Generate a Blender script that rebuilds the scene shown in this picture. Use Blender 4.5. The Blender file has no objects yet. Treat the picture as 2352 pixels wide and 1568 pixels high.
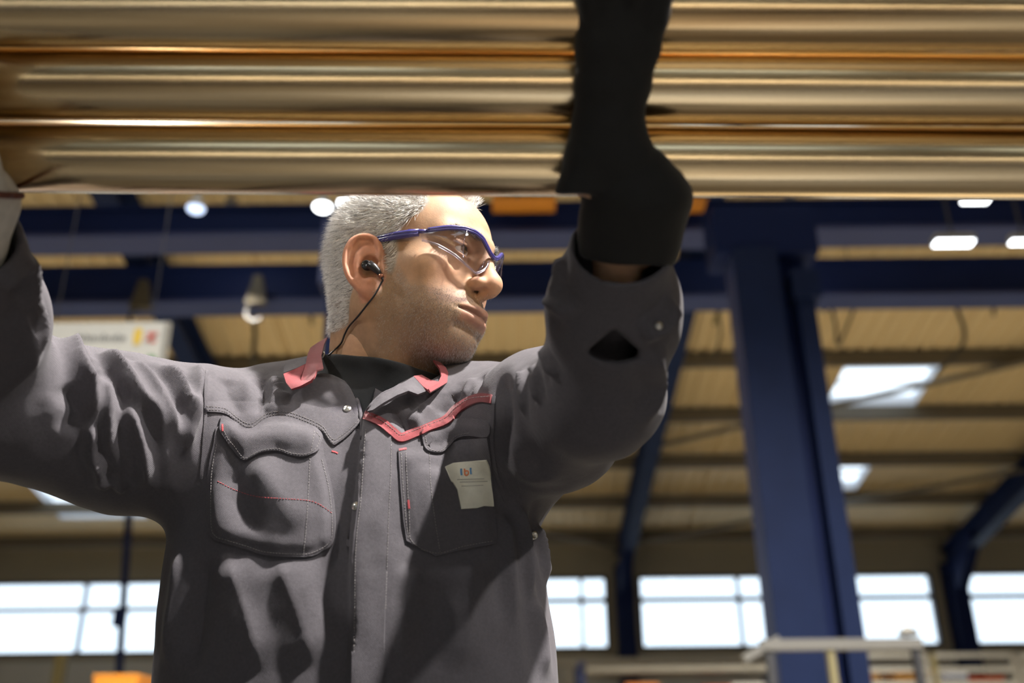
import bpy, bmesh, math, random
import numpy as np
from mathutils import Vector, Matrix
from mathutils.bvhtree import BVHTree
from mathutils.geometry import delaunay_2d_cdt

random.seed(4)
RNG = np.random.default_rng(7)
SC = bpy.context.scene
COL = SC.collection

# ------------------------------------------------------------------ camera
FPX = 35 / 36 * 2352
PITCH, ROLL, CAMZ = math.radians(24), math.radians(.6), 1.05
_r = np.array([1, 0, 0.]); FW = np.array([0, math.cos(PITCH), math.sin(PITCH)]); _u = np.array([0, -math.sin(PITCH), math.cos(PITCH)])
RT = _r * math.cos(ROLL) - _u * math.sin(ROLL)
UP = _u * math.cos(ROLL) + _r * math.sin(ROLL)
CAM = np.array([0, 0, CAMZ])
cam_d = bpy.data.cameras.new('camera'); cam = bpy.data.objects.new('camera', cam_d); COL.objects.link(cam)
cam.matrix_world = Matrix(((RT[0], UP[0], -FW[0], 0), (RT[1], UP[1], -FW[1], 0), (RT[2], UP[2], -FW[2], CAMZ), (0, 0, 0, 1)))
cam_d.sensor_width = 36; cam_d.lens = 35; cam_d.clip_start = .05; cam_d.clip_end = 200
cam_d.dof.use_dof = True; cam_d.dof.focus_distance = 1.14; cam_d.dof.aperture_fstop = 2.8
SC.camera = cam

# ------------------------------------------------------------------ world, light, exposure
W = bpy.data.worlds.new('sky'); SC.world = W; W.use_nodes = True
_bg = W.node_tree.nodes['Background']; _bg.inputs[0].default_value = (.80, .90, 1, 1); _bg.inputs[1].default_value = 2.2
SC.view_settings.view_transform = 'Standard'; SC.view_settings.look = 'None'; SC.view_settings.gamma = 1
SC.view_settings.exposure = 0.0; SC.view_settings.use_curve_mapping = False
SC.cycles.use_denoising = True
SC.cycles.max_bounces = 8; SC.cycles.transparent_max_bounces = 12

KEY_DIR = np.array([.42, -.18, .88]); KEY_DIR /= np.linalg.norm(KEY_DIR)
KEY_POS = np.array([-.15, 1.05, 1.45]) + KEY_DIR * 6.0
LOW_DIR = np.array([-.72, -.24, .65]); LOW_DIR /= np.linalg.norm(LOW_DIR)
LOW_POS = np.array([-.15, 1.05, 1.50]) + LOW_DIR * 6.0
SIDE_DIR = np.array([.72, -.32, .62]); SIDE_DIR /= np.linalg.norm(SIDE_DIR)
SIDE_POS = np.array([-.08, 1.03, 1.58]) + SIDE_DIR * 6.0
WARM, NEUT = (1, .91, .76), (1, .95, .90)
# (position, watts, colour, radius, cone in degrees, where it hangs) of every lamp of the hall, added ones included
LAMPS = [(tuple(KEY_POS), 6200, NEUT, .11, 150, 'lighting the worker from above'),
         (tuple(LOW_POS), 560, NEUT, .14, 150, 'to the left of the worker'),
         (tuple(SIDE_POS), 1000, NEUT, .12, 150, 'to the right of the worker'),
         ((-2.8, 3.4, 7.5), 700, NEUT, .2, 150, 'over the shoulder side of the worker'),
         ((-6, -6, 5.95), 250, NEUT, .2, 100, 'behind the camera at left'), ((6, -6, 5.95), 250, NEUT, .2, 100, 'behind the camera at right'),
         ((0, -1.05, 4.2), 1500, NEUT, .15, 46, 'added low over the reflector bench behind the photographer')]  # unseen lamp added to brighten the bench top mirrored in the tubes
LAMPS += [((x, 9.15, 6.45), 3000, WARM, .2, 104, 'added unseen between the crane girders, ' + w) for x, w in ((-9., 'far left'), (-3., 'left of the middle'), (3., 'right of the middle'), (9., 'far right'))]  # hidden lamps added so that floor bounce brightens the roof

# ------------------------------------------------------------------ helpers
def ray(px, py):
    return FW + RT * ((px - 1176) / FPX) + UP * ((784 - py) / FPX)
def P(px, py, Y):
    """point that lies at depth Y of the hall on the line of sight px, py"""
    d = ray(px, py); return CAM + d * (Y / d[1])
def proj(p):
    q = np.asarray(p) - CAM; d = q @ FW
    return np.stack([1176 + FPX * (q @ RT) / d, 784 - FPX * (q @ UP) / d], -1)

def mat(name, col, rough=.6, metal=0., var=.0, vscale=8., bump=.0, bscale=60., stretch=None, spec=.5, detail=4, **kw):
    m = bpy.data.materials.new(name); m.use_nodes = True
    nt = m.node_tree; N = nt.nodes; L = nt.links; b = N['Principled BSDF']
    b.inputs['Base Color'].default_value = (*col, 1); b.inputs['Roughness'].default_value = rough; b.inputs['Metallic'].default_value = metal
    b.inputs['Specular IOR Level'].default_value = spec
    for k, v in kw.items(): b.inputs[k.replace('_', ' ')].default_value = v
    if var or bump:
        tc = N.new('ShaderNodeTexCoord'); mp = N.new('ShaderNodeMapping'); L.new(tc.outputs['Object'], mp.inputs[0])
        if stretch: mp.inputs['Scale'].default_value = stretch
    if var:
        n = N.new('ShaderNodeTexNoise'); n.inputs['Scale'].default_value = vscale; n.inputs['Detail'].default_value = detail; L.new(mp.outputs[0], n.inputs[0])
        r = N.new('ShaderNodeMix'); r.data_type = 'RGBA'; L.new(n.outputs[0], r.inputs[0])
        r.inputs[6].default_value = (*[c * (1 - var) for c in col], 1); r.inputs[7].default_value = (*[min(1, c * (1 + var)) for c in col], 1)
        L.new(r.outputs[2], b.inputs['Base Color'])
    if bump:
        n2 = N.new('ShaderNodeTexNoise'); n2.inputs['Scale'].default_value = bscale; n2.inputs['Detail'].default_value = 3; L.new(mp.outputs[0], n2.inputs[0])
        bp = N.new('ShaderNodeBump'); bp.inputs['Strength'].default_value = bump; bp.inputs['Distance'].default_value = .01; L.new(n2.outputs[0], bp.inputs['Height'])
        L.new(bp.outputs[0], b.inputs['Normal'])
    return m
def emat(name, col, s):
    m = bpy.data.materials.new(name); m.use_nodes = True; nt = m.node_tree; nt.nodes.clear()
    e = nt.nodes.new('ShaderNodeEmission'); e.inputs[0].default_value = (*col, 1); e.inputs[1].default_value = s
    o = nt.nodes.new('ShaderNodeOutputMaterial'); nt.links.new(e.outputs[0], o.inputs[0]); return m
def glassmat(name, col, refl=None, rough=.02, ior=1.5):
    m = bpy.data.materials.new(name); m.use_nodes = True; nt = m.node_tree; nt.nodes.clear(); N = nt.nodes.new; L = nt.links.new
    t = N('ShaderNodeBsdfTransparent'); t.inputs[0].default_value = (*col, 1); g = N('ShaderNodeBsdfGlossy'); g.inputs['Roughness'].default_value = rough
    fr = N('ShaderNodeFresnel'); fr.inputs[0].default_value = ior
    mx = N('ShaderNodeMixShader'); o = N('ShaderNodeOutputMaterial')
    mx.inputs[0].default_value = refl or 0
    if refl is None: L(fr.outputs[0], mx.inputs[0])
    L(t.outputs[0], mx.inputs[1]); L(g.outputs[0], mx.inputs[2]); L(mx.outputs[0], o.inputs[0]); return m

def obj(name, me, m=None, parent=None, smooth=False, label=None, cat=None, group=None, kind=None):
    o = bpy.data.objects.new(name, me); COL.objects.link(o)
    if m is not None and me is not None and not me.materials: me.materials.append(m)
    if parent is not None: o.parent = parent
    if smooth and me is not None: me.shade_smooth()
    if label: o['label'] = label
    if cat: o['category'] = cat
    if group: o['group'] = group
    if kind: o['kind'] = kind
    return o
def empty(name, loc, label, cat, group=None, kind=None):
    o = obj(name, None, None, None, False, label, cat, group, kind); o.location = loc; o.empty_display_size = .05
    bpy.context.view_layer.update(); return o
def pyd(name, v, f):
    me = bpy.data.meshes.new(name); me.from_pydata([tuple(map(float, q)) for q in v], [], [tuple(map(int, q)) for q in f]); me.update(); return me
class MB:
    """collects faces of one part"""
    def __init__(s): s.v = []; s.f = []
    def add(s, v, f):
        n = len(s.v); s.v += [tuple(map(float, q)) for q in v]; s.f += [tuple(i + n for i in q) for q in f]; return s
    def box(s, a, b):
        (x0, y0, z0), (x1, y1, z1) = a, b
        return s.add([(x0, y0, z0), (x1, y0, z0), (x1, y1, z0), (x0, y1, z0), (x0, y0, z1), (x1, y0, z1), (x1, y1, z1), (x0, y1, z1)],
                     [(3, 2, 1, 0), (4, 5, 6, 7), (0, 1, 5, 4), (1, 2, 6, 5), (2, 3, 7, 6), (3, 0, 4, 7)])
    def beam(s, p, q, w, h, upv=(0, 0, 1)):
        p, q = Vector(p), Vector(q); d = (q - p).normalized(); sd = d.cross(Vector(upv)).normalized(); up = sd.cross(d)
        vs = [c + sd * sx * w / 2 + up * sz * h / 2 for c in (p, q) for sx, sz in ((-1, -1), (1, -1), (1, 1), (-1, 1))]
        return s.add(vs, [(3, 2, 1, 0), (4, 5, 6, 7), (0, 1, 5, 4), (1, 2, 6, 5), (2, 3, 7, 6), (3, 0, 4, 7)])
    def tube(s, pts, r, n=8, cap=True):
        pts = [np.asarray(p, float) for p in pts]; rs = r if hasattr(r, '__len__') else [r] * len(pts)
        base = len(s.v); prev = None
        for i, p in enumerate(pts):
            t = pts[min(i + 1, len(pts) - 1)] - pts[max(i - 1, 0)]; t = t / (np.linalg.norm(t) + 1e-12)
            if prev is None:
                a = np.array([0, 0, 1.]) if abs(t[2]) < .9 else np.array([1., 0, 0]); n1 = np.cross(t, a)
            else: n1 = prev - t * (prev @ t)
            n1 /= np.linalg.norm(n1) + 1e-12; n2 = np.cross(t, n1); prev = n1
            for k in range(n):
                a = 2 * math.pi * k / n; s.v.append(tuple(p + (n1 * math.cos(a) + n2 * math.sin(a)) * rs[i]))
        for i in range(len(pts) - 1):
            for k in range(n):
                k2 = (k + 1) % n; s.f.append((base + i * n + k, base + i * n + k2, base + (i + 1) * n + k2, base + (i + 1) * n + k))
        if cap:
            s.f.append(tuple(base + k for k in reversed(range(n)))); s.f.append(tuple(base + (len(pts) - 1) * n + k for k in range(n)))
        return s
    def lathe(s, c, ax, prof, n=16):
        """prof: (radius, height along ax)"""
        c = np.asarray(c, float); ax = np.asarray(ax, float); ax /= np.linalg.norm(ax)
        a = np.array([0, 0, 1.]) if abs(ax[2]) < .9 else np.array([1., 0, 0]); n1 = np.cross(ax, a); n1 /= np.linalg.norm(n1); n2 = np.cross(ax, n1)
        base = len(s.v)
        for r, h in prof:
            for k in range(n):
                t = 2 * math.pi * k / n; s.v.append(tuple(c + ax * h + (n1 * math.cos(t) + n2 * math.sin(t)) * r))
        for i in range(len(prof) - 1):
            for k in range(n):
                k2 = (k + 1) % n; s.f.append((base + i * n + k, base + i * n + k2, base + (i + 1) * n + k2, base + (i + 1) * n + k))
        s.f.append(tuple(base + k for k in reversed(range(n)))); s.f.append(tuple(base + (len(prof) - 1) * n + k for k in range(n)))
        return s
    def build(s, name, m=None, parent=None, smooth=False, **kw):
        me = pyd(name, s.v, s.f); o = obj(name, me, m, parent, smooth, **kw)
        if parent is not None and parent.type == 'EMPTY':
            me.transform(Matrix.Translation(-parent.matrix_world.translation))
        return o
def catmull(pts, n=6):
    p = np.asarray(pts, float); q = np.vstack([2 * p[0] - p[1], p, 2 * p[-1] - p[-2]]); out = []
    for i in range(1, len(q) - 2):
        for t in np.linspace(0, 1, n, endpoint=False):
            out.append(.5 * ((2 * q[i]) + (-q[i - 1] + q[i + 1]) * t + (2 * q[i - 1] - 5 * q[i] + 4 * q[i + 1] - q[i + 2]) * t * t + (-q[i - 1] + 3 * q[i] - 3 * q[i + 1] + q[i + 2]) * t ** 3))
    return np.array(out + [p[-1]])

# ---- implicit surfaces
def smin(a, b, k):
    h = np.clip(.5 + .5 * (b - a) / k, 0, 1); return b + (a - b) * h - k * h * (1 - h)
def smax(a, b, k): return -smin(-a, -b, k)
def ell(p, c, r):
    q = (p - np.asarray(c)) / np.asarray(r); k0 = np.sqrt((q * q).sum(-1)); q = q / np.asarray(r); k1 = np.sqrt((q * q).sum(-1)) + 1e-9
    return k0 * (k0 - 1) / k1
def cone(p, a, b, r1, r2):
    a = np.asarray(a, float); b = np.asarray(b, float); ba = b - a; pa = p - a
    t = np.clip((pa @ ba) / (ba @ ba), 0, 1)
    return np.sqrt(((pa - t[:, None] * ba) ** 2).sum(-1)) - (r1 + (r2 - r1) * t)
def chain(p, pts, rs, k=0):
    d = None
    for i in range(len(pts) - 1):
        e = cone(p, pts[i], pts[i + 1], rs[i], rs[i + 1]); d = e if d is None else (smin(d, e, k) if k else np.minimum(d, e))
    return d
def polydist(p, pts):
    return chain(p, pts, [0.] * len(pts))
def sdf_mesh(f, lo, hi, h, B=8, iters=2, slack=1.5):
    lo = np.asarray(lo, float); hi = np.asarray(hi, float)
    nb = np.ceil((hi - lo) / (h * B)).astype(int); n = nb * B + 1
    D = np.ones(tuple(n), np.float32)
    g = np.stack(np.meshgrid(*[np.arange(k) for k in nb], indexing='ij'), -1).reshape(-1, 3)
    cd = f(lo + (g + .5) * h * B)
    sgn = np.sign(cd).reshape(tuple(nb))
    D[:-1, :-1, :-1] = np.repeat(np.repeat(np.repeat(sgn, B, 0), B, 1), B, 2)
    act = g[np.abs(cd) < h * B * .87 * slack]
    loc = np.stack(np.meshgrid(*[np.arange(B + 1)] * 3, indexing='ij'), -1).reshape(-1, 3)
    for s in range(0, len(act), 400):
        idx = (act[s:s + 400, None, :] * B + loc[None]).reshape(-1, 3)
        D[idx[:, 0], idx[:, 1], idx[:, 2]] = f(lo + idx * h)
    I = D < 0
    cs = I[:-1, :-1, :-1].astype(np.int8)
    cnt = np.zeros(tuple(n - 1), np.int8)
    offs = [(i, j, k) for i in (0, 1) for j in (0, 1) for k in (0, 1)]
    for i, j, k in offs: cnt += I[i:n[0] - 1 + i, j:n[1] - 1 + j, k:n[2] - 1 + k]
    ac = np.argwhere((cnt > 0) & (cnt < 8))
    ids = np.full(tuple(n - 1), -1, np.int32); ids[ac[:, 0], ac[:, 1], ac[:, 2]] = np.arange(len(ac))
    cv = {o: D[ac[:, 0] + o[0], ac[:, 1] + o[1], ac[:, 2] + o[2]] for o in offs}
    S = np.zeros((len(ac), 3)); M = np.zeros(len(ac))
    for a in offs:
        for ax in range(3):
            if a[ax] == 0:
                b = list(a); b[ax] = 1; va, vb = cv[a], cv[tuple(b)]; x = (va < 0) != (vb < 0)
                t = np.where(x, va / np.where(x, va - vb, 1), 0)
                pt = np.array(a, float)[None].repeat(len(ac), 0); pt[:, ax] += t
                S += pt * x[:, None]; M += x
    V = lo + (ac + S / M[:, None]) * h
    F = []
    for ax in range(3):
        sl0 = [slice(None)] * 3; sl1 = [slice(None)] * 3; sl0[ax] = slice(0, -1); sl1[ax] = slice(1, None)
        e = np.argwhere(I[tuple(sl0)] != I[tuple(sl1)])
        b, c = (ax + 1) % 3, (ax + 2) % 3
        e = e[(e[:, b] > 0) & (e[:, c] > 0) & (e[:, b] < n[b] - 1) & (e[:, c] < n[c] - 1)]
        q = []
        for db, dc in ((-1, -1), (0, -1), (0, 0), (-1, 0)):
            w = e.copy(); w[:, b] += db; w[:, c] += dc; q.append(ids[w[:, 0], w[:, 1], w[:, 2]])
        q = np.stack(q, 1); ins = I[e[:, 0], e[:, 1], e[:, 2]]
        q[~ins] = q[~ins][:, ::-1]; F.append(q)
    F = np.vstack(F); F = F[(F >= 0).all(1)]
    for _ in range(iters):
        d, gr = sdf_grad(f, V, h * .6); st = d / np.maximum((gr * gr).sum(1), .3)
        V = V - np.clip(st, -h, h)[:, None] * gr
    return V, F
def sdf_grad(f, V, e):
    K = np.array([[1, -1, -1], [-1, -1, 1], [-1, 1, -1], [1, 1, 1]], float); g = np.zeros_like(V); d = 0
    for k in K:
        v = f(V + k * e); g += v[:, None] * k; d = d + v
    return d / 4, g / (4 * e)
def np_mesh(name, V, F):
    me = bpy.data.meshes.new(name); me.vertices.add(len(V)); me.vertices.foreach_set('co', np.asarray(V, np.float32).ravel())
    k = F.shape[1]; me.loops.add(F.size); me.loops.foreach_set('vertex_index', np.asarray(F, np.int32).ravel())
    me.polygons.add(len(F)); me.polygons.foreach_set('loop_start', np.arange(len(F), dtype=np.int32) * k)
    me.update(calc_edges=True); me.validate(); return me
def vnormals(V, F):
    n = np.zeros_like(V); a = V[F[:, 2]] - V[F[:, 0]]; b = V[F[:, 3 if F.shape[1] > 3 else 2]] - V[F[:, 1]]; c = np.cross(a, b)
    for i in range(F.shape[1]): np.add.at(n, F[:, i], c)
    return n / (np.linalg.norm(n, axis=1)[:, None] + 1e-12)
def vcol(me, c):
    a = me.color_attributes.new('tint', 'FLOAT_COLOR', 'POINT'); q = np.ones((len(c), 4), np.float32); q[:, :3] = c; a.data.foreach_set('color', q.ravel())
def noise3(p, s, seed=0):
    """smooth value made of a few rotated sines, about -1..1"""
    r = np.random.default_rng(seed); o = 0
    for _ in range(7):
        k = r.normal(size=3); k /= np.linalg.norm(k); o = o + np.sin(p @ (k * s * r.uniform(.6, 1.6)) + r.uniform(0, 6.3))
    return o / 3.2
def sstep(x, a, b):
    t = np.clip((x - a) / (b - a), 0, 1); return t * t * (3 - 2 * t)

# ------------------------------------------------------------------ materials of the hall
M_BLUE = mat('blue_steel', (.011, .020, .062), .55, var=.25, vscale=3, spec=.1)
M_BLUED = mat('dark_blue_steel', (.008, .016, .066), .55, var=.2, vscale=2, spec=.1)
M_DECK = mat('roof_deck', (.60, .48, .28), .6, var=.12, vscale=1.5)
M_PURL = mat('purlin_steel', (.10, .085, .06), .6, var=.2, vscale=2)
M_WALL = mat('wall_cladding', (.26, .235, .18), .7, var=.12, vscale=1.2)
M_LOWWALL = mat('wall_panel_grey', (.42, .42, .40), .7, var=.15, vscale=1)
M_FRAME = mat('window_frame_dark', (.02, .022, .035), .5)
M_FRAMEL = mat('window_bar_pale', (.55, .60, .70), .5)
M_PANE = glassmat('window_glass', (.95, .98, 1), .06)
M_FLOORL = mat('bounce_floor', (.42, .37, .28), .5, var=.2, vscale=.8)  # unseen far floor made pale to bounce light up to the roof
M_FLOOR = mat('concrete_floor', (.020, .018, .015), .45, var=.25, vscale=.8, bump=.05, bscale=20)
M_GREY = mat('grey_paint', (.30, .29, .26), .55, var=.15, vscale=4)
M_ZINC = mat('galvanised', (.42, .42, .40), .5, metal=.3, var=.2, vscale=10)
M_DARK = mat('dark_metal', (.03, .03, .033), .5)
M_ORANGE = mat('orange_paint', (.45, .17, .012), .5, var=.15)
M_OLIVE = mat('olive_post', (.22, .19, .09), .6)
M_LED = emat('lamp_glow', (.92, .96, 1), 9.)
M_LEDB = emat('lamp_glow_blue', (.62, .74, 1), 2.2)

# ------------------------------------------------------------------ hall shell
X0, X1, YB, YF = -17, 17, -12., 20.
RIDGE, SL, ZE = 4., .176, 5.48
def roofz(y): return ZE + (YF - y) * SL if y > RIDGE else ZE + (YF - RIDGE) * SL - (RIDGE - y) * SL
MB().box((X0, YB, -.2), (X1, 3.6, 0)).build('floor', M_FLOOR, kind='structure'); MB().box((X0, 3.6, -.2), (X1, YF, 0)).build('floor', M_FLOORL, kind='structure')
HOLES = [(4.88, 6.27, 13.28, 14.62), (4.88, 6.2, 16.3, 17.6), (-8.55, -6.9, 16.4, 18.5), (-3.2, -1.4, 5.0, 8.0), (1.6, 3.4, 5.0, 8.0), (-6, -4.4, -6, -2), (-1, .6, -6, -2), (4.4, 6, -6, -2)]
def deck(ya, yb, name):
    """trapezoid sheeting with openings left for the skylights"""
    holes = [h for h in HOLES if h[2] >= ya - .01 and h[3] <= yb + .01]
    ys = sorted({ya, yb, *[h[2] for h in holes], *[h[3] for h in holes]})
    px = []; x = X0
    while x < X1: px += [(x, 0), (x + .10, 0), (x + .125, .04), (x + .195, .04), (x + .22, 0)]; x += .22
    for h in holes: px += [(h[0], 0), (h[1], 0)]
    px = sorted(px); v = []; f = []
    for y in ys:
        for q in px: v.append((q[0], y, roofz(y) + q[1]))
    n = len(px)
    for j in range(len(ys) - 1):
        for i in range(n - 1):
            cx, cy = (px[i][0] + px[i + 1][0]) / 2, (ys[j] + ys[j + 1]) / 2
            if any(a < cx < b and c < cy < d for a, b, c, d in holes): continue
            f.append((j * n + i, j * n + i + 1, (j + 1) * n + i + 1, (j + 1) * n + i))
    return obj(name, pyd(name, v, f), M_DECK, kind='structure')
roof_a = deck(RIDGE, YF, 'ceiling'); roof_b = deck(YB, RIDGE, 'ceiling')
M_SKYL = glassmat('skylight_glass', (.97, .99, 1), .05)
for i, (a, b, c, d) in enumerate(HOLES):
    w = MB()
    for (p, q) in (((a, c), (b, c)), ((b, c), (b, d)), ((b, d), (a, d)), ((a, d), (a, c))):
        zp, zq = roofz(p[1]), roofz(q[1])
        w.add([(p[0], p[1], zp - .02), (q[0], q[1], zq - .02), (q[0], q[1], zq + .14), (p[0], p[1], zp + .14)], [(0, 1, 2, 3)])
    fr = w.build(f'window_{i + 20}', mat('skylight_upstand', (.62, .66, .72), .5) if i == 0 else bpy.data.materials['skylight_upstand'], kind='structure')
    fr['label'] = ['large bright skylight right of the blue column', 'small skylight lower down beside the blue column', 'skylight below the raised sleeve at left'][i] if i < 3 else f'skylight in the roof above the workplace'
    g = MB().add([(a, c, roofz(c) + .13), (b, c, roofz(c) + .13), (b, d, roofz(d) + .13), (a, d, roofz(d) + .13)], [(0, 1, 2, 3)]).build('pane', M_SKYL, fr)
    bar = MB()
    for k in (1, 2): 
        yy = c + (d - c) * k / 3; bar.box((a, yy - .02, roofz(yy) + .09), (b, yy + .02, roofz(yy) + .13))
    bar.build('glazing_bar', bpy.data.materials['skylight_upstand'], fr)
# purlins, each one a beam under the deck
for i, y in enumerate([18.9 - 1.56 * k for k in range(-0, 19)] ):
    y += .46
    if abs(y - RIDGE) < .3: continue
    z = roofz(y) - .12
    MB().box((X0, y - .05, z - .11), (X1, y + .05, z + .11)).build('trim_%d' % (i + 1), M_PURL, kind='structure')

# far wall with its ribbon of windows
ZW0, ZM, ZW1 = 3.43, 4.36, 4.83
BAYS = [(-16.8, -11.0), (-10.4, -4.6), (-3.95, 1.83), (2.45, 8.27), (8.92, 14.6)]
far = MB()
far.box((X0, YF, 0), (X1, YF + .2, ZW0)).box((X0, YF, ZW1), (X1, YF + .2, ZE + .1))
xs = [X0] + [v for b in BAYS for v in b] + [X1]
for a, b in zip(xs[::2], xs[1::2]): far.box((a, YF, ZW0), (b, YF + .2, ZW1))
wall_far = far.build('wall_far', M_WALL, kind='structure')
# horizontal cladding ribs over the window band
for i in range(4):
    z = ZW1 + .12 + .16 * i; MB().box((X0, YF - .03, z), (X1, YF, z + .05)).build('cladding_rib', M_WALL, wall_far)
def window(idx, a, b, mull, left=False):
    fr = MB(); y0, y1 = YF - .02, YF + .12; t = .05
    fr.box((a, y0, ZW0), (b, y1, ZW0 + t)).box((a, y0, ZW1 - t), (b, y1, ZW1)).box((a, y0, ZW0), (a + t, y1, ZW1)).box((b - t, y0, ZW0), (b, y1, ZW1))
    o = fr.build('window_%d' % idx, M_FRAME, kind='structure')
    o['label'] = 'ribbon window bay in the far wall'
    zz = ZM if not left else 4.28
    MB().box((a, y0, zz - .045), (b, y1, zz + .045)).build('transom', M_FRAME if not left else M_FRAMEL, o)
    for m in mull: MB().box((m - .035, y0, ZW0), (m + .035, y1, ZW1)).build('mullion', M_FRAMEL, o)
    es = [a] + list(mull) + [b]
    for p, q in zip(es, es[1:]):
        for z0, z1 in ((ZW0 + t, zz - .05), (zz + .05, ZW1 - t)):
            MB().box((p + .03, YF + .05, z0), (q - .03, YF + .062, z1)).build('pane', M_PANE, o)
window(1, *BAYS[0], [-14]); window(2, *BAYS[1], [-8.5], True); window(3, *BAYS[2], [-2.2, 1.32]); window(4, *BAYS[3], [4.42]); window(5, *BAYS[4], [11.5])
# lower grey panels of the far wall
MB().box((X0, YF - .06, 0), (X1, YF, 3.3)).build('wall_lower', M_LOWWALL, kind='structure')
# back and side walls, with daylight windows behind the camera
bk = MB(); bk.box((X0, YB - .2, 0), (X1, YB, 3.2)).box((X0, YB - .2, 4.6), (X1, YB, ZE + .2))
bx = [X0] + [v for c in (-12, -4, 4, 12) for v in (c - 2.6, c + 2.6)] + [X1]
for a, b in zip(bx[::2], bx[1::2]): bk.box((a, YB - .2, 3.2), (b, YB, 4.6))
bk.build('wall_back', M_LOWWALL, kind='structure')
for i, c in enumerate((-12, -4, 4, 12)):
    o = MB().box((c - 2.6, YB - .1, 3.85), (c + 2.6, YB - .02, 3.95)).build('window_%d' % (10 + i), M_FRAME, kind='structure'); o['label'] = 'daylight window in the wall behind'
    for z0, z1 in ((3.2, 3.85), (3.95, 4.6)): MB().box((c - 2.6, YB - .08, z0), (c + 2.6, YB - .07, z1)).build('pane', M_PANE, o)
for nm, x, s in (('wall_left', X0, -1), ('wall_right', X1, 1)):
    prof = [(YB, 0), (YF, 0), (YF, ZE), (RIDGE, roofz(RIDGE)), (YB, ZE)]
    v = [(x, y, z) for y, z in prof] + [(x + s * .2, y, z) for y, z in prof]
    obj(nm, pyd(nm, v, [(0, 1, 2, 3, 4), (9, 8, 7, 6, 5)] + [(i, (i + 1) % 5, (i + 1) % 5 + 5, i + 5) for i in range(5)]), M_WALL, kind='structure')

# ------------------------------------------------------------------ portal frames (column at the wall + rafter under the purlins)
FR = [(-10.7, 'blue portal frame at the left edge'), (-4.28, 'blue portal frame hidden behind the worker'), (2.14, 'blue portal frame just right of the worker, left of the big column'), (8.6, 'blue portal frame at the right edge')]
for x, lab in FR:
    e = empty('portal_frame', (x, YF - .3, 0), lab, 'steel frame', 'portal frames along the far wall')
    c = MB(); c.box((x - .17, YF - .48, 0), (x + .17, YF - .45, ZE - .5)).box((x - .17, YF - .12, 0), (x + .17, YF - .09, ZE - .5)).box((x - .02, YF - .45, 0), (x + .02, YF - .12, ZE - .5)); c.build('column', M_BLUED, e)
    rf = MB(); 
    for dz, w, h in ((0, .26, .03), (-.42, .26, .03), (-.21, .02, .42)):
        rf.beam((x, YF - .1, roofz(YF - .1) - .27 + dz), (x, RIDGE, roofz(RIDGE) - .27 + dz), w, h)
    rf.build('rafter', M_BLUE, e)
    MB().add([(x - .1, YF - .5, 4.3), (x + .1, YF - .5, 4.3), (x + .1, YF - 1.6, roofz(YF - 1.6) - .6), (x - .1, YF - 1.6, roofz(YF - 1.6) - .6), (x - .1, YF - .5, 4.9), (x + .1, YF - .5, 4.9), (x + .1, YF - 1.5, roofz(YF - 1.5) - .45), (x - .1, YF - 1.5, roofz(YF - 1.5) - .45)],
             [(3, 2, 1, 0), (4, 5, 6, 7), (0, 1, 5, 4), (1, 2, 6, 5), (2, 3, 7, 6), (3, 0, 4, 7)]).build('haunch', M_BLUED, e)
# wind bracing rods under the roof
for a, b, lab in (((2.14, 19.4), (-4.28, 16.0), 'thin dark bracing rod running behind the worker'), ((2.14, 19.2), (8.6, 16.2), 'thin dark bracing rod behind the big column'), ((-10.7, 12.0), (-4.28, 15.4), 'thin dark bracing rod over the white sign'), ((8.6, 12.2), (2.14, 15.3), 'thin bracing rod crossing behind the big column, under the skylight')):
    MB().tube([(a[0], a[1], roofz(a[1]) - .34), (b[0], b[1], roofz(b[1]) - .34)], .045, 6).build('trim_%d' % (40 + int(a[1] * 10)), M_PURL, kind='structure')['label'] = lab

# ------------------------------------------------------------------ crane girders
def girder(y0, y1, z0, z1, name, label, m1, m2):
    e = empty(name, (0, (y0 + y1) / 2, z0), label, 'crane beam', 'overhead crane girders')
    MB().box((X0 + .3, y0 + .03, z0 + .04), (X1 - .3, y1 - .03, z1)).build('web', m1, e)
    MB().box((X0 + .3, y0, z0), (X1 - .3, y1, z0 + .04)).build('bottom_flange', m2, e)
    MB().box((X0 + .3, y0, z1), (X1 - .3, y1, z1 + .03)).build('top_flange', m1, e)
    return e
M_BLUEL = mat('pale_lit_blue_steel', (.020, .032, .110), .6, var=.2, vscale=2)  # pale rack blue; on girder undersides the paleness paints in floor bounce
girder(8.0, 8.36, 5.72, 6.02, 'crane_girder', 'upper dark blue crane girder crossing behind the head', M_BLUED, M_BLUEL)
girder(9.9, 10.28, 5.98, 6.42, 'crane_girder', 'lower dark blue crane girder crossing behind the head', M_BLUED, M_BLUEL)

# ------------------------------------------------------------------ big blue column right of the worker
CY = 7.4
def colx(px, py): return P(px, py, CY)[0]
xa, xb, xc, xd = colx(1697, 700), colx(1800, 700), colx(1836, 700), colx(1876, 700)
e = empty('crane_column', ((xa + xd) / 2, CY, 0), 'big dark blue double steel column standing right of the worker', 'column')
MB().box((xa, CY, 0), (xb, CY + .03, 5.2)).build('flange', M_BLUE, e)
MB().box((xa, CY + .03, 0), (xa + .02, CY + .34, 5.2)).build('flange', M_BLUEL, e)  # paler blue paints in the lit edge of the side flange
MB().box((xc, CY + .02, 0), (xd, CY + .05, 4.75)).build('flange', M_BLUE, e)
MB().box((xa + .05, CY + .20, 0), (xd, CY + .23, 5.2)).build('web', M_BLUED, e)
MB().box((xb - .03, CY + .03, 0), (xb, CY + .2, 5.2)).box((xc, CY + .05, 0), (xc + .02, CY + .2, 4.75)).build('web', M_BLUED, e)
MB().box((xc - .03, CY - .02, 4.72), (xd + .05, CY + .4, 4.98)).build('bracket', M_BLUE, e)
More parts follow.
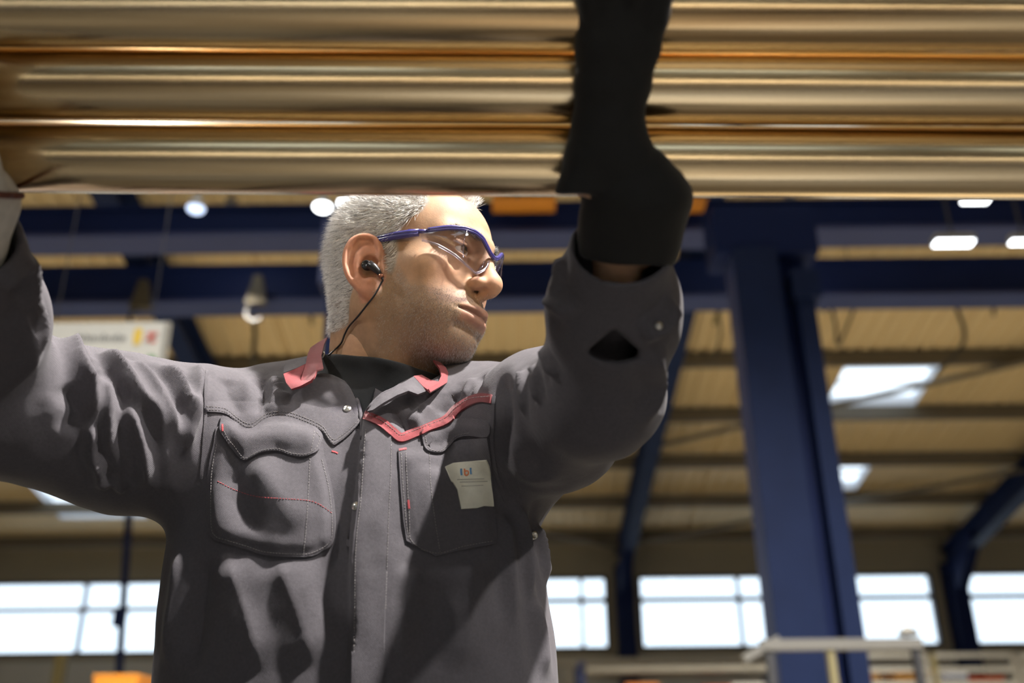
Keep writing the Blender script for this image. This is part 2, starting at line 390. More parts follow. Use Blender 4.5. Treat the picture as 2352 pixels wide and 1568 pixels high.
MB().box((xa - .14, CY + .02, 5.16), (xd + .1, CY + .42, 5.62)).build('capital', M_BLUED, e)
MB().box((xa - .1, CY - .1, 0), (xd + .1, CY + .45, .04)).build('base_plate', M_BLUED, e)
# second column of the same row, mostly behind the head
xe = P(790, 600, CY)[0]
e = empty('crane_column', (xe, CY, 0), 'dark blue column top behind the back of the head', 'column')
MB().box((xe - .13, CY, 0), (xe + .13, CY + .03, 5.2)).build('flange', M_BLUED, e)
MB().box((xe - .02, CY + .03, 0), (xe + .02, CY + .3, 5.2)).build('web', M_BLUED, e)
MB().box((xe - .2, CY - .02, 4.9), (xe + .2, CY + .4, 5.5)).build('capital', M_BLUEL, e)

# ------------------------------------------------------------------ hanging lamps
def lamp(name, c, r, label, watts=0, col=(1, 1, 1), rad=.15, m=None, flat=False, top=None, group=None, cone_=150):
    """high-bay lamp: housing, hanger rod, glowing lens; its own light sits just under the lens"""
    c = np.asarray(c, float); e = empty(name, c, label, 'lamp', group)
    if flat: MB().box(c + (-r, -r * .35, 0), c + (r, r * .35, .06)).build('housing', M_GREY, e); MB().box(c + (-r * .96, -r * .3, -.012), c + (r * .96, r * .3, 0)).build('lens', m or M_LED, e)
    else:
        MB().lathe(c, (0, 0, 1), [(r, 0), (r * 1.02, .02), (r * .75, r * .9), (r * .35, r * 1.3), (r * .3, r * 1.9)], 20).build('housing', M_GREY, e, True)
        MB().lathe(c, (0, 0, 1), [(r * .3, -.05 * r - r * .5), (r * .75, -r * .38), (r * .95, -.012), (r * .95, .0)], 20).build('lens', m or M_LED, e, True)
    zt = top if top is not None else roofz(c[1]) - .02
    if zt > c[2] + .1: MB().tube([c + (0, 0, .05), (c[0], c[1], zt)], .012, 6).build('hanger_rod', M_DARK, e)
    if watts:
        l = bpy.data.lights.new('lamp_light', 'SPOT'); l.energy = watts; l.color = col; l.shadow_soft_size = rad; l.spot_size = math.radians(cone_); l.spot_blend = .5
        o = bpy.data.objects.new('lamp_light', l); COL.objects.link(o); o.parent = e; o.location = (0, 0, -r * .75 if not flat else -.05)
    return e
for p, w, cl, rad, cn, where in LAMPS:
    lamp('high_bay_lamp', p, .2, 'round high bay lamp hanging above the view, ' + where, w, cl, rad, group='high bay lamps', cone_=cn)
for (px, py, Y, r, fl, lab, m) in [(450, 478, 7.0, .075, False, 'small bluish lamp above the crane girder left of the head', M_LEDB), (741, 474, 7.0, .075, False, 'round lamp just left of the hair', None), (797, 466, 7.0, .075, False, 'round lamp touching the hair', None),
        (442, 585, 11., .07, False, 'faint bluish lamp seen between the two girders', M_LEDB), (2190, 557, 7.6, .17, True, 'flat bright lamp between the girders at right', None), (2352, 555, 7.6, .12, True, 'flat bright lamp cut by the right edge', None), (2240, 460, 6.5, .1, True, 'flat lamp at the right just under the tubes', None), (2022, 692, 11., .07, False, 'small lamp right of the column under the lower girder', None)]:
    lamp('small_lamp', P(px, py, Y), r, lab, m=m, flat=fl, group='small lamps under the roof')

M_CAB = mat('cable_grey', (.05, .047, .04), .7)
# ------------------------------------------------------------------ hooks and cables that hang below the lower girder
def cable(pts, Y, r, label, m=M_DARK, name='hanging_cable'):
    q = catmull([P(x, y, Y) for x, y in pts], 5)
    return MB().tube(q, r, 6).build(name, m, None, True, label=label, cat='cable')
cable([(1650, 640), (1645, 700), (1655, 760), (1640, 830)], 10.8, .018, 'grey cable hanging left of the big column', M_CAB)
cable([(1640, 650), (1655, 700), (1640, 745)], 10.7, .03, 'short thick chain left of the big column', M_OLIVE)
cable([(1900, 660), (1918, 740), (1925, 790), (1950, 740), (1968, 690)], 10.8, .02, 'cable loop hanging right of the big column')
cable([(1885, 665), (1893, 715), (1902, 690), (1915, 665)], 10.8, .02, 'small cable loop beside the big column')
cable([(1940, 560), (1948, 600), (1952, 650)], 10.8, .01, 'thin brown wire across the girder', M_OLIVE)
cable([(2180, 640), (2195, 700), (2215, 760), (2205, 800), (2150, 860)], 10.8, .024, 'pale cable hanging above the big skylight', M_CAB)
cable([(2140, 700), (2165, 660), (2185, 645)], 10.8, .02, 'short dark cable strap above the skylight')
cable([(2280, 680), (2283, 725)], 10.8, .02, 'short cable end at the right')
cable([(575, 690), (585, 760), (580, 835)], 10.8, .03, 'grey cable hanging left of the neck', M_CAB)
cable([(713, 690), (716, 745)], 10.8, .022, 'short cable end by the back of the head', M_CAB)
M_HOOK = mat('hook_block_paint', (.055, .045, .025), .7)
# hook blocks on the girder
for px, py, lab in ((325, 690, 'brown hook block above the white sign'), (590, 680, 'brown hook block left of the head')):
    p = P(px, py, 9.7); e = empty('hook_block', p, lab, 'hook', 'hook blocks under the girder')
    MB().add([p + q for q in [(-.11, -.05, -.1), (.11, -.05, -.1), (.11, .05, -.1), (-.11, .05, -.1), (-.04, -.05, .24), (.04, -.05, .24), (.04, .05, .24), (-.04, .05, .24)]], [(3, 2, 1, 0), (4, 5, 6, 7), (0, 1, 5, 4), (1, 2, 6, 5), (2, 3, 7, 6), (3, 0, 4, 7)]).build('block', M_HOOK, e)
    MB().tube([p + (.1 * math.cos(a), 0, -.2 + .1 * math.sin(a)) for a in np.linspace(1.6, 5.6, 12)], .02, 6).build('hook', M_DARK, e, True)

# orange crane parts just under the tubes
for px0, px1, lab in ((1130, 1275, 'orange crane box peeking out under the tubes left of the glove'), (1545, 1620, 'orange crane box peeking out under the tubes right of the glove')):
    a, b = P(px0, 455, 7.7), P(px1, 400, 7.7); e = empty('crane_box', ((a[0] + b[0]) / 2, 7.8, a[2]), lab, 'crane part', 'orange crane boxes')
    MB().box((a[0], 7.7, a[2]), (b[0], 7.96, b[2])).build('box', M_ORANGE, e)
    xm = a[0] * .6 + b[0] * .4; MB().box((xm - .012, 7.68, a[2]), (xm + .012, 7.7, b[2])).build('seam_strip', M_DARK, e)
    MB().box((xm - .05, 7.8, b[2]), (xm + .05, 7.99, b[2] + .04)).build('hanger', M_DARK, e)

# ------------------------------------------------------------------ white sign at left
SY = 5.6
s0, s1 = P(95, 742, SY), P(391, 742, SY); zb = s0[2] - .62
M_SIGN = mat('sign_white', (.62, .62, .57), .5, var=.05)
e = empty('hanging_sign', ((s0[0] + s1[0]) / 2, SY, zb), 'white rectangular sign board hanging at left behind the sleeve', 'sign')
MB().box((s0[0], SY, zb), (s1[0], SY + .03, s0[2])).build('board', M_SIGN, e)
MB().box((s1[0] - .03, SY - .006, zb), (s1[0], SY, s0[2])).build('edge_strip', M_GREY, e)
tx = mat('sign_grey_print', (.20, .20, .20), .6); ye = mat('sign_yellow', (.75, .52, .06), .6); rd = mat('sign_red', (.62, .10, .07), .6); gn = mat('sign_green', (.12, .28, .12), .6)
def spx(px, py): q = P(px, py, SY - .004); return q[0], q[2]
t = MB(); rr = random.Random(3)
for k in range(14):   # a word too blurred to read: a row of small strokes
    x, z = spx(176 + k * 8.2, 783); h = .034 if k not in (0, 2, 7, 11) else .05
    t.box((x, SY - .004, z), (x + rr.uniform(.008, .014), SY, z + h))
    if k % 2 == 0: t.box((x, SY - .004, z + h * .45), (x + .022, SY, z + h * .62))
t.build('print', tx, e)
x, z = spx(316, 772); m = MB(); m.lathe((x, SY, z), (0, -1, 0), [(.03, 0), (.03, .004)], 12); m.box((x - .022, SY - .005, z - .055), (x + .022, SY, z + .055)); m.build('yellow_mark', ye, e)
x, z = spx(348, 774); m = MB(); m.beam((x - .035, SY - .002, z - .025), (x + .035, SY - .002, z + .03), .006, .022, (0, 1, 0)); m.box((x - .03, SY - .004, z + .012), (x + .02, SY, z + .032)).box((x - .01, SY - .004, z - .035), (x + .03, SY, z - .018)); m.build('red_mark', rd, e)
x, z = spx(346, 826); MB().lathe((x, SY, z), (0, -1, 0), [(.035, 0), (.035, .004)], 12).build('green_mark', gn, e)
for x in (s0[0] + .08, s1[0] - .12): MB().tube([(x, SY + .015, s0[2]), (x, SY + .015, roofz(SY) - .01)], .004, 5).build('wire', M_DARK, e)

# ------------------------------------------------------------------ things along the lower edge
M_RAIL = mat('rail_paint', (.16, .155, .14), .6, var=.15)
# guard rail / platform edge at right
Y = 6.6; a, b = P(1752, 1492, Y), P(2122, 1487, Y)
e = empty('platform_rail', ((a[0] + b[0]) / 2, Y, 0), 'grey platform beam on posts crossing in front of the big column', 'rail')
MB().box((a[0], Y, a[2]), (b[0], Y + .09, a[2] + .065)).build('beam', M_RAIL, e)
MB().beam((a[0] - .12, Y + .04, a[2] - .05), (a[0] + .12, Y + .04, a[2] + .07), .06, .05).build('beam_end', M_RAIL, e)
for px in (1768, 1908, 2105): x = P(px, 1500, Y + .04)[0]; MB().box((x - .022, Y + .02, 0), (x + .022, Y + .08, a[2])).build('post', M_OLIVE if px == 1908 else M_DARK, e)
p = P(2095, 1476, Y); MB().lathe((p[0], Y + .04, a[2] + .08), (0, 0, 1), [(.06, 0), (.06, .03), (.02, .06)], 10).build('cap', M_RAIL, e)
# pale duct further back
Y = 16.; a, b = P(1262, 1528, Y), P(1800, 1506, Y); e = empty('cable_duct', ((a[0] + b[0]) / 2, Y, 0), 'pale horizontal cable duct below the windows beside the column', 'duct')
MB().box((a[0], Y, a[2]), (b[0], Y + .2, b[2])).build('duct', M_GREY, e)
for x in (a[0] + .3, b[0] - .3): MB().box((x - .05, Y + .05, 0), (x + .05, Y + .15, a[2])).build('post', M_GREY, e)
# mesh fence panels at right
Y = 12.5
for i, (p0, p1) in enumerate(((1960, 2130), (2138, 2330), (2338, 2520))):
    a, b = P(p0, 1500, Y), P(p1, 1500, Y); e = empty('fence_panel', ((a[0] + b[0]) / 2, Y, 0), 'grey machine fence panel behind the rail, %s' % ['nearest the big column', 'second from the column', 'cut by the right edge'][i], 'fence', 'grey machine fence panels')
    MB().box((a[0], Y, .1), (a[0] + .05, Y + .05, a[2])).build('post', M_OLIVE if i == 1 else M_GREY, e); MB().box((b[0] - .05, Y, .1), (b[0], Y + .05, a[2])).build('post', M_GREY, e)
    for k in range(14): z = .25 + k * (a[2] - .3) / 13; MB().box((a[0] + .05, Y + .01, z), (b[0] - .05, Y + .03, z + .055)).build('slat', M_ZINC, e)
    for x in (a[0] + .02, b[0] - .02): MB().box((x - .06, Y - .06, 0), (x + .06, Y + .1, .1)).build('foot', M_GREY, e)
# storage rack with boxes, right of the worker
Y = 13.; a, b = P(1335, 1524, Y), P(1790, 1524, Y)
e = empty('storage_rack', ((a[0] + b[0]) / 2, Y, 0), 'blue grey storage rack below the windows, left of the column', 'rack')
for x in (a[0], b[0]): 
    for y in (Y, Y + .7): MB().box((x - .05, y - .04, 0), (x + .05, y + .04, a[2] + .02)).build('upright', M_BLUEL, e)
shelf = a[2] - .62
for z in (.5, shelf - .001, a[2] - .04): MB().box((a[0], Y - .04, z - .06), (b[0], Y + .74, z)).build('shelf', M_GREY if z > shelf else M_BLUEL, e)
x = a[0] + .12; k = 0
CW = [('brown cardboard box', (.34, .19, .09)), ('orange plastic bin', (.72, .26, .06)), ('tan cardboard box', (.42, .28, .14)), ('red plastic bin', (.60, .09, .04)), ('pale grey bin', (.5, .5, .5))]
while x < b[0] - .3:
    w = rr.uniform(.22, .42); h = rr.uniform(.26, .44); nm, cl = CW[k % 5]
    e = empty('storage_box', (x + w / 2, Y + .3, shelf), '%s on the rack shelf, number %s from its left end' % (nm, ['one', 'two', 'three', 'four', 'five', 'six', 'seven', 'eight', 'nine', 'ten', 'eleven'][min(k, 10)]), 'box', 'boxes on the rack')
    m = mat('box_%d' % k, cl, .6, var=.1)
    MB().box((x, Y + .02, shelf), (x + w, Y + .6, shelf + h)).build('body', m, e); MB().box((x - .008, Y + .01, shelf + h), (x + w + .008, Y + .61, shelf + h + .03)).build('rim', m, e)
    x += w + rr.uniform(.03, .12); k += 1
# bins behind the fence at right, and one at the left edge
for i, (px, py, w, h, Y, nm, cl) in enumerate([(1990, 1545, .34, .5, 13.6, 'tan carton standing behind the rail', (.62, .36, .14)), (2110, 1541, .62, .5, 13.6, 'orange yellow carton behind the fence', (.72, .38, .10)), (2196, 1541, .26, .5, 12.75, 'pale blue carton behind the fence', (.5, .55, .68)), (2260, 1556, .5, .5, 13.6, 'red bin behind the fence at right', (.62, .12, .04)), (268, 1553, .46, .4, 11., 'orange machine box at the lower left below the windows', (.78, .30, .03))]):
    p = P(px, py, Y); m = mat('carton_%d' % i, cl, .6, var=.1); z1 = p[2]; e = empty('carton', (p[0], Y, 0), nm, 'box')
    MB().box((p[0] - w / 2, Y, z1 - h), (p[0] + w / 2, Y + .5, z1 - .02)).build('body', m, e); MB().box((p[0] - w / 2 - .01, Y - .01, z1 - .02), (p[0] + w / 2 + .01, Y + .51, z1 + .02)).build('lid', m, e)
    MB().box((p[0] - w / 2 + .02, Y + .05, 0), (p[0] + w / 2 - .02, Y + .45, z1 - h)).build('stand', M_GREY, e)
# pipe that runs down the left windows, with a clamp
Y = 14.; a, b = P(296, 1180, Y), P(272, 1568, Y); e = empty('down_pipe', ((a[0] + b[0]) / 2, Y, 0), 'dark vertical pipe in front of the left windows', 'pipe')
MB().tube([(b[0], Y, 0), b, a, (a[0], Y, roofz(Y) - .01)], .055, 8).build('pipe', M_BLUED, e, True)
p = P(279, 1415, Y); MB().box((p[0] - .09, Y - .08, p[2] - .14), (p[0] + .06, Y + .05, p[2] + .11)).build('clamp', M_BLUED, e)
p = P(140, 1500, 15.); e = empty('wall_post', (p[0], 15., 0), 'pale yellowish post at the lower left edge below the windows', 'post'); MB().box((p[0] - .08, 15, 0), (p[0] + .08, 15.1, p[2])).build('post', M_OLIVE, e); MB().box((p[0] - .14, 14.95, 0), (p[0] + .14, 15.15, .03)).build('base_plate', M_OLIVE, e)

# unseen reflector bench added behind the camera, its pale top brightens the tubes
e = empty('reflector_bench', (0, -1.0, 0), 'long narrow pale reflector bench added behind the photographer', 'bench')
M_BT = mat('bench_top', (.80, .78, .72), .6, var=.08)
MB().box((-2.6, -1.15, .86), (2.6, -.96, .90)).build('top', M_BT, e)
for x in (-2.4, 0, 2.4):
    for y in (-1.1, -.96): MB().box((x - .03, y - .03, 0), (x + .03, y + .03, .86)).build('leg', M_BLUE, e)
MB().box((-2.4, -.99, .3), (2.4, -.96, .34)).build('stretcher', M_BLUE, e)

# ------------------------------------------------------------------ the carried metal tubes
def tube_mat(name, seed, tint):
    m = bpy.data.materials.new(name); m.use_nodes = True; nt = m.node_tree; N = nt.nodes.new; L = nt.links.new; b = nt.nodes['Principled BSDF']
    tc = N('ShaderNodeTexCoord'); mp = N('ShaderNodeMapping'); mp.inputs['Scale'].default_value = (.35, 55, 55); mp.inputs['Location'].default_value = (seed, seed * 3, 0); L(tc.outputs['Object'], mp.inputs[0])
    n = N('ShaderNodeTexNoise'); n.inputs['Scale'].default_value = 1; n.inputs['Detail'].default_value = 5; L(mp.outputs[0], n.inputs[0])
    r = N('ShaderNodeValToRGB'); el = r.color_ramp.elements
    el[0].position = .30; el[0].color = (.58 * tint, .38 * tint, .18 * tint, 1); el[1].position = .72; el[1].color = (.95 * tint, .80 * tint, .54 * tint, 1)
    x = el.new(.5); x.color = (.86 * tint, .66 * tint, .38 * tint, 1); L(n.outputs[0], r.inputs[0]); L(r.outputs[0], b.inputs['Base Color'])
    mr = N('ShaderNodeMapRange'); mr.inputs[3].default_value = .15; mr.inputs[4].default_value = .28; L(n.outputs[0], mr.inputs[0]); L(mr.outputs[0], b.inputs['Roughness'])
    bp = N('ShaderNodeBump'); bp.inputs['Strength'].default_value = .25; bp.inputs['Distance'].default_value = .002; L(n.outputs[0], bp.inputs['Height']); L(bp.outputs[0], b.inputs['Normal'])
    b.inputs['Metallic'].default_value = 1; return m
TUBES = []
def metal_tube(pyl, pyr, Y, r, label, seed, tint):
    c0, c1 = P(0, pyl, Y), P(2352, pyr, Y); d = (c1 - c0) / np.linalg.norm(c1 - c0); a, b = c0 - d * 1.4, c1 + d * 1.3
    me = MB(); ax = b - a; ln = np.linalg.norm(ax)
    me.lathe(a, ax, [(r - .004, .0), (r - .0008, 0), (r, .0008), (r, ln - .0008), (r - .0008, ln), (r - .004, ln)], 96)
    me.f = me.f[:-2]; n0 = len(me.v)
    me.lathe(a, ax, [(r - .004, .0), (r - .004, ln)], 96); me.f = me.f[:-2]
    for i in range(n0, len(me.v)): pass
    o = me.build('metal_tube', tube_mat('copper_alloy_%d' % seed, seed, tint), None, True, label=label, cat='tube', group='carried metal tubes')
    TUBES.append((a, b, r)); return o
metal_tube(360, 376, .735, .0315, 'lowest of the three copper coloured tubes, right above the hair', 1, 1.)
metal_tube(188, 204, .685, .0310, 'middle one of the three copper coloured tubes', 2, 1.)
metal_tube(20, 32, .628, .0300, 'topmost copper coloured tube, cut by the upper photo edge', 3, 1.)

# ------------------------------------------------------------------ the worker: head
HS = 1.05; HRES = .0016
def head_rot(yaw, pitch, roll):
    y, p, r = map(math.radians, (yaw, pitch, roll))
    fw = np.array([math.sin(y), -math.cos(y), 0]); rt = np.cross(fw, [0, 0, 1]); B = np.stack([rt, fw, [0, 0, 1]], 1)
    Rx = np.array([[1, 0, 0], [0, math.cos(p), -math.sin(p)], [0, math.sin(p), math.cos(p)]])
    Ry = np.array([[math.cos(r), 0, math.sin(r)], [0, 1, 0], [-math.sin(r), 0, math.cos(r)]])
    return B @ Rx @ Ry
HR = head_rot(65, -8.2, 3); HT = np.array([-.1277, 1.108, 1.6187])
def h2w(p): return np.asarray(p, float) * HS @ HR.T + HT
def w2h(p): return (np.asarray(p, float) - HT) @ HR / HS

EYE = np.array([.0300, .0775, .0268])
NECK = w2h(P(884, 905, 1.165))
_t = math.radians(22); _b = math.radians(9)
E_n = np.array([math.cos(_t), math.sin(_t), 0]); E_u0 = np.array([-math.sin(_t), math.cos(_t), 0]); E_v0 = np.array([0, 0, 1.])
E_u = E_u0 * math.cos(_b) + E_v0 * math.sin(_b); E_v = E_v0 * math.cos(_b) - E_u0 * math.sin(_b)
E_o = np.array([.0715, .0005, -.0055])
HELIX = [tuple(q) for q in catmull([(.004, .003), (.007, .016), (.002, .029), (-.010, .0345), (-.022, .031), (-.029, .020), (-.0305, .005), (-.027, -.010), (-.019, -.021), (-.010, -.029)], 3)]
ANTI = [(-.008, .023), (-.017, .014), (-.0195, .002), (-.016, -.010), (-.008, -.017)]
def ear_c(u, v, w): return E_o + E_u * u + E_v * v + E_n * w
MOUTH = [(0, .1052, -.0470), (.011, .1025, -.0446), (.022, .0966, -.0428), (.035, .0850, -.0420)]
def head_sdf(p):
    """skin surface in head space: x to his right, y forward, z up, origin between the ear canals"""
    q = p.copy(); q[:, 0] = np.abs(q[:, 0])
    d = ell(q, (0, -.009, .046), (.0765, .097, .080))
    d = smin(d, ell(q, (0, .030, .052), (.062, .061, .056)), .03)
    d = smin(d, ell(q, (0, .027, -.014), (.064, .061, .068)), .03)
    d = smin(d, cone(q, (.050, .0, -.042), (.017, .066, -.071), .025, .018), .025)
    d = smin(d, ell(q, (.050, .050, .0), (.022, .023, .017)), .02)
    d = smin(d, ell(q, (.039, .051, -.036), (.025, .025, .032)), .02)
    d = smin(d, cone(q, (.010, .0885, .0415), (.047, .072, .0405), .0105, .0095), .016)
    d = smin(d, ell(q, (0, .090, .044), (.018, .012, .010)), .012)
    # mouth barrel, chin, throat
    d = smin(d, ell(q, (0, .071, -.043), (.040, .031, .027)), .02)
    d = smin(d, ell(q, (0, .0735, -.0735), (.022, .0185, .0145)), .014)
    d = smin(d, ell(q, (0, .020, -.072), (.046, .050, .022)), .025)
    # neck
    d = smin(d, cone(p, (0, -.026, -.02), NECK, .065, .070), .03)
    d = smin(d, cone(q, (.056, -.012, -.035), (.030, .035, -.17), .010, .009), .03)
    # nose
    d = smin(d, chain(q, [(0, .089, .036), (0, .101, .018), (0, .1105, -.002)], [.0078, .0080, .0105], .006), .013)
    d = smin(d, ell(q, (0, .1105, -.0075), (.0125, .0125, .0115)), .008)
    d = smin(d, ell(q, (.0138, .0995, -.0082), (.0080, .0115, .0078)), .005)
    d = smin(d, cone(q, (0, .113, -.0165), (0, .100, -.0205), .0048, .0052), .005)
    d = smax(d, -ell(q, (.0108, .1062, -.0172), (.0050, .0074, .0052)), .0015)
    # eyes: socket, lids, opening
    d = smax(d, -ell(q, (.0335, .1000, .0255), (.0185, .0175, .0125)), .012)
    lid = np.sqrt(((q - EYE) ** 2).sum(-1)) - .0146
    d = smin(d, lid, .006)
    d = smax(d, -ell(q, EYE + (.001, .0125, -.0012), (.0142, .012, .0046)), .0016)
    d = smin(d, cone(q, EYE + (-.012, .0115, .0062), EYE + (.0135, .0075, .0052), .0022, .0026), .004)
    # lips
    d = smin(d, chain(q, [(0, .1002, -.0398), (.009, .0996, -.0384), (.020, .0932, -.0393), (.032, .081, -.0412)], [.0060, .0057, .0040, .0016]), .005)
    d = smin(d, chain(q, [(0, .0990, -.0520), (.011, .0968, -.0500), (.021, .0906, -.0464), (.032, .081, -.0428)], [.0052, .0050, .0036, .0016]), .005)
    g = polydist(q, MOUTH)
    d = d + .0042 * np.exp(-(g / .0021) ** 2)
    # philtrum, crease beside the nose, chin crease, brow furrow
    d = d + .0012 * np.exp(-(polydist(q, [(0, .107, -.022), (0, .1065, -.029)]) / .0032) ** 2)
    d = d + .0012 * np.exp(-(polydist(q, [(.0215, .0955, -.004), (.0255, .0895, -.014), (.031, .0835, -.024), (.0345, .079, -.031)]) / .0036) ** 2)
    d = d + .0042 * np.exp(-(polydist(q, [(0, .096, -.0625), (.014, .092, -.062), (.024, .085, -.060)]) / .0066) ** 2)
    d = d + .0014 * np.exp(-(polydist(q, [(.018, .090, .007), (.030, .089, .0035), (.043, .079, .007)]) / .0035) ** 2)
    # ears
    w = q - E_o; c = np.stack([w @ E_u, w @ E_v, w @ E_n], 1) / 1.06
    e = ell(c, (-.0115, .003, .0065), (.0195, .0315, .0046))
    e = smin(e, ell(c, (-.004, -.0275, .006), (.0105, .0105, .0048)), .008)
    e = smin(e, ell(c, (-.006, .0, -.004), (.013, .022, .012)), .008)
    e = smin(e, chain(c, [(u, v, .0095 if i > 0 else .006) for i, (u, v) in enumerate(HELIX)], np.interp(np.linspace(0, 1, len(HELIX)), np.linspace(0, 1, 10), [.0026, .0032, .0036, .0038, .0038, .0037, .0036, .0034, .003, .003])), .0035)
    e = smin(e, chain(c, [(u, v, .0085) for u, v in ANTI], [.0022, .0028, .003, .003, .0026]), .004)
    e = smax(e, -ell(c, (-.0055, -.0015, .0110), (.0110, .0140, .0120)), .003)
    e = smax(e, -chain(c, [(-.004, .0265, .0125), (-.0145, .0275, .0125), (-.0235, .018, .0125), (-.0255, .004, .0125), (-.0215, -.009, .0125)], [.0036, .0042, .0038, .0034, .003]), .003)
    e = smin(e, ell(c, (.0045, -.0045, .007), (.0042, .0062, .0055)), .004)
    e = smin(e, ell(c, (-.0045, -.0165, .0085), (.0045, .0038, .004)), .004)
    return smin(d, e, .0045)
hV, hF = sdf_mesh(head_sdf, (-.112, -.125, -.19), (.112, .14, .145), HRES, slack=1.25)

# ------------------------------------------------------------------ the worker: clothes
_tz = np.array([.78, .95, 1.155, 1.23, 1.305, 1.36, 1.42, 1.47, 1.505])
_ta = np.array([.205, .214, .2185, .2165, .212, .200, .185, .165, .13])
_tb = np.array([.135, .140, .138, .135, .130, .124, .112, .095, .075])
_tx = np.array([-.172, -.172, -.1735, -.179, -.182, -.182, -.178, -.170, -.165])
_ty = np.array([1.15, 1.15, 1.145, 1.143, 1.143, 1.145, 1.15, 1.155, 1.16])
_q = catmull(np.stack([_tz, _ta, _tb, _tx, _ty], 1), 8); _tz, _ta, _tb, _tx, _ty = _q.T
def torso_sdf(p, off=0.):
    z = p[:, 2]; a = np.interp(z, _tz, _ta) - off; b = np.interp(z, _tz, _tb) - off
    x = np.abs(p[:, 0] - np.interp(z, _tz, _tx)) / a; y = np.abs(p[:, 1] - np.interp(z, _tz, _ty)) / b
    d = ((x ** 2.4 + y ** 2.4 + 1e-9) ** (1 / 2.4) - 1) * np.minimum(a, b) * 1.05
    return smax(d, np.maximum(.78 - z, z - (1.505 - off)), .03)
SR, ER, WR = P(470, 1012, 1.125), P(-62, 905, .95), P(-85, 545, .735)
SL_, EL, WL = P(1162, 1008, 1.125), P(1378, 902, .90), P(1426, 570, .735)
AR = [P(600, 1010, 1.15), SR, P(300, 998, 1.06), ER, P(-72, 720, .845), WR]; ARr = [.075, .084, .084, .076, .064, .047]
AL = [P(1040, 1000, 1.15), SL_, P(1268, 962, 1.02), EL, P(1406, 712, .815), WL]; ALr = [.075, .084, .073, .0575, .0565, .0445]
NK0, NK1 = h2w((0, -.026, -.02)), P(884, 905, 1.165)
V_POLY = np.array([(742, 846), (760, 853), (775, 860), (795, 873), (810, 895), (822, 920), (828, 944), (834, 975), (836, 1006), (838, 958), (846, 939), (875, 907), (906, 891), (926, 879), (950, 866), (985, 872), (1012, 858), (1012, 740), (742, 740)], float)
SLIT = np.array([(1347, 808), (1378, 778), (1410, 752), (1442, 776), (1474, 804), (1464, 822), (1422, 832), (1378, 826)], float)
def poly_sd(q, poly):
    """signed distance (inside negative) to a polygon in the plane"""
    d = np.full(len(q), 1e9); s = np.ones(len(q)); n = len(poly)
    for i in range(n):
        a, b = poly[i], poly[i - 1]; e = b - a; w = q - a; t = np.clip((w @ e) / (e @ e), 0, 1)
        d = np.minimum(d, ((w - t[:, None] * e) ** 2).sum(1))
        c1 = q[:, 1] >= a[1]; c2 = q[:, 1] < b[1]; c3 = e[0] * w[:, 1] > e[1] * w[:, 0]
        fl = (c1 & c2 & c3) | (~c1 & ~c2 & ~c3); s = np.where(fl, -s, s)
    return s * np.sqrt(d)
# line of the front closing, as x over z (from photo column 836 at the neckline to 808 at the lower edge)
PL = np.array([P(x, y, 1.02) for x, y in ((838, 940), (832, 1018), (824, 1147), (814, 1240), (811, 1400), (808, 1568))])
def jacket_base(p, off=0., cuffs=False):
    d = torso_sdf(p, off)
    for A_, R_ in ((AR, ARr), (AL, ALr)):
        arm = chain(p, A_, [r - off for r in R_], .03)
        if cuffs:   # open sleeve end
            a, b, r = A_[-2], A_[-1], R_[-1] - .006; ax = (b - a) / np.linalg.norm(b - a); t = (p - b) @ ax
            arm = smax(arm, np.where(p[:, 1] < .95, t - .004, -1.), .003); c = np.sqrt((((p - b) - t[:, None] * ax) ** 2).sum(1)) - r
            arm = smax(arm, -np.maximum(c, -(t + .035)), .003)
        d = smin(d, arm, .035)
    d = smin(d, cone(p, P(640, 940, 1.17), P(800, 900, 1.19), .055 - off, .06 - off), .04)
    d = smin(d, cone(p, P(1090, 950, 1.17), P(960, 900, 1.19), .055 - off, .06 - off), .04)
    return d
def jacket_sdf(p):
    d = jacket_base(p, 0., True)
    # the left front lies over the right one and stands off a little along its edge
    xe = np.interp(p[:, 2], PL[::-1, 2], PL[::-1, 0]); s = p[:, 0] - xe
    front = sstep(1.13 - p[:, 1], 0, .05)
    d = d - front * .012 * sstep(s, -.0015, .0015) * np.exp(-(np.maximum(s, 0) / .055) ** 2)
    d = d + front * .005 * np.exp(-((s + .022) / .02) ** 2)
    # chest pockets sag forward, belly drapes
    # open neck: cylinder round the neck and the V in front
    nk = cone(p, NK0 + (0, 0, .1), NK1 - (0, 0, .03), .088, .090)
    q = p - CAM; dep = q @ FW; uv = np.stack([1176 + FPX * (q @ RT) / dep, 784 - FPX * (q @ UP) / dep], 1)
    sel = (np.abs(uv[:, 0] - 890) < 260) & (np.abs(uv[:, 1] - 870) < 260)
    v = np.full(len(p), .2); v[sel] = poly_sd(uv[sel], V_POLY) * dep[sel] / FPX
    v = smax(v, p[:, 1] - 1.15, .002); v = np.maximum(v, -(d + .016))
    top = np.maximum(-(d + .05), nk)
    d = smax(d, -top, .006)
    d = smax(d, -v, .0025)
    # slit of the left sleeve gapes open
    sel = (np.abs(uv[:, 0] - 1410) < 200) & (np.abs(uv[:, 1] - 800) < 200) & (p[:, 1] < .9)
    if sel.any():
        w = np.full(len(p), .2); w[sel] = poly_sd(uv[sel], SLIT) * dep[sel] / FPX; d = smax(d, -np.maximum(w, -(d + .034)), .003)
    return d
JRES = .0034
jV, jF = sdf_mesh(jacket_sdf, (-.70, .60, .76), (.24, 1.36, 1.66), JRES, slack=1.2)

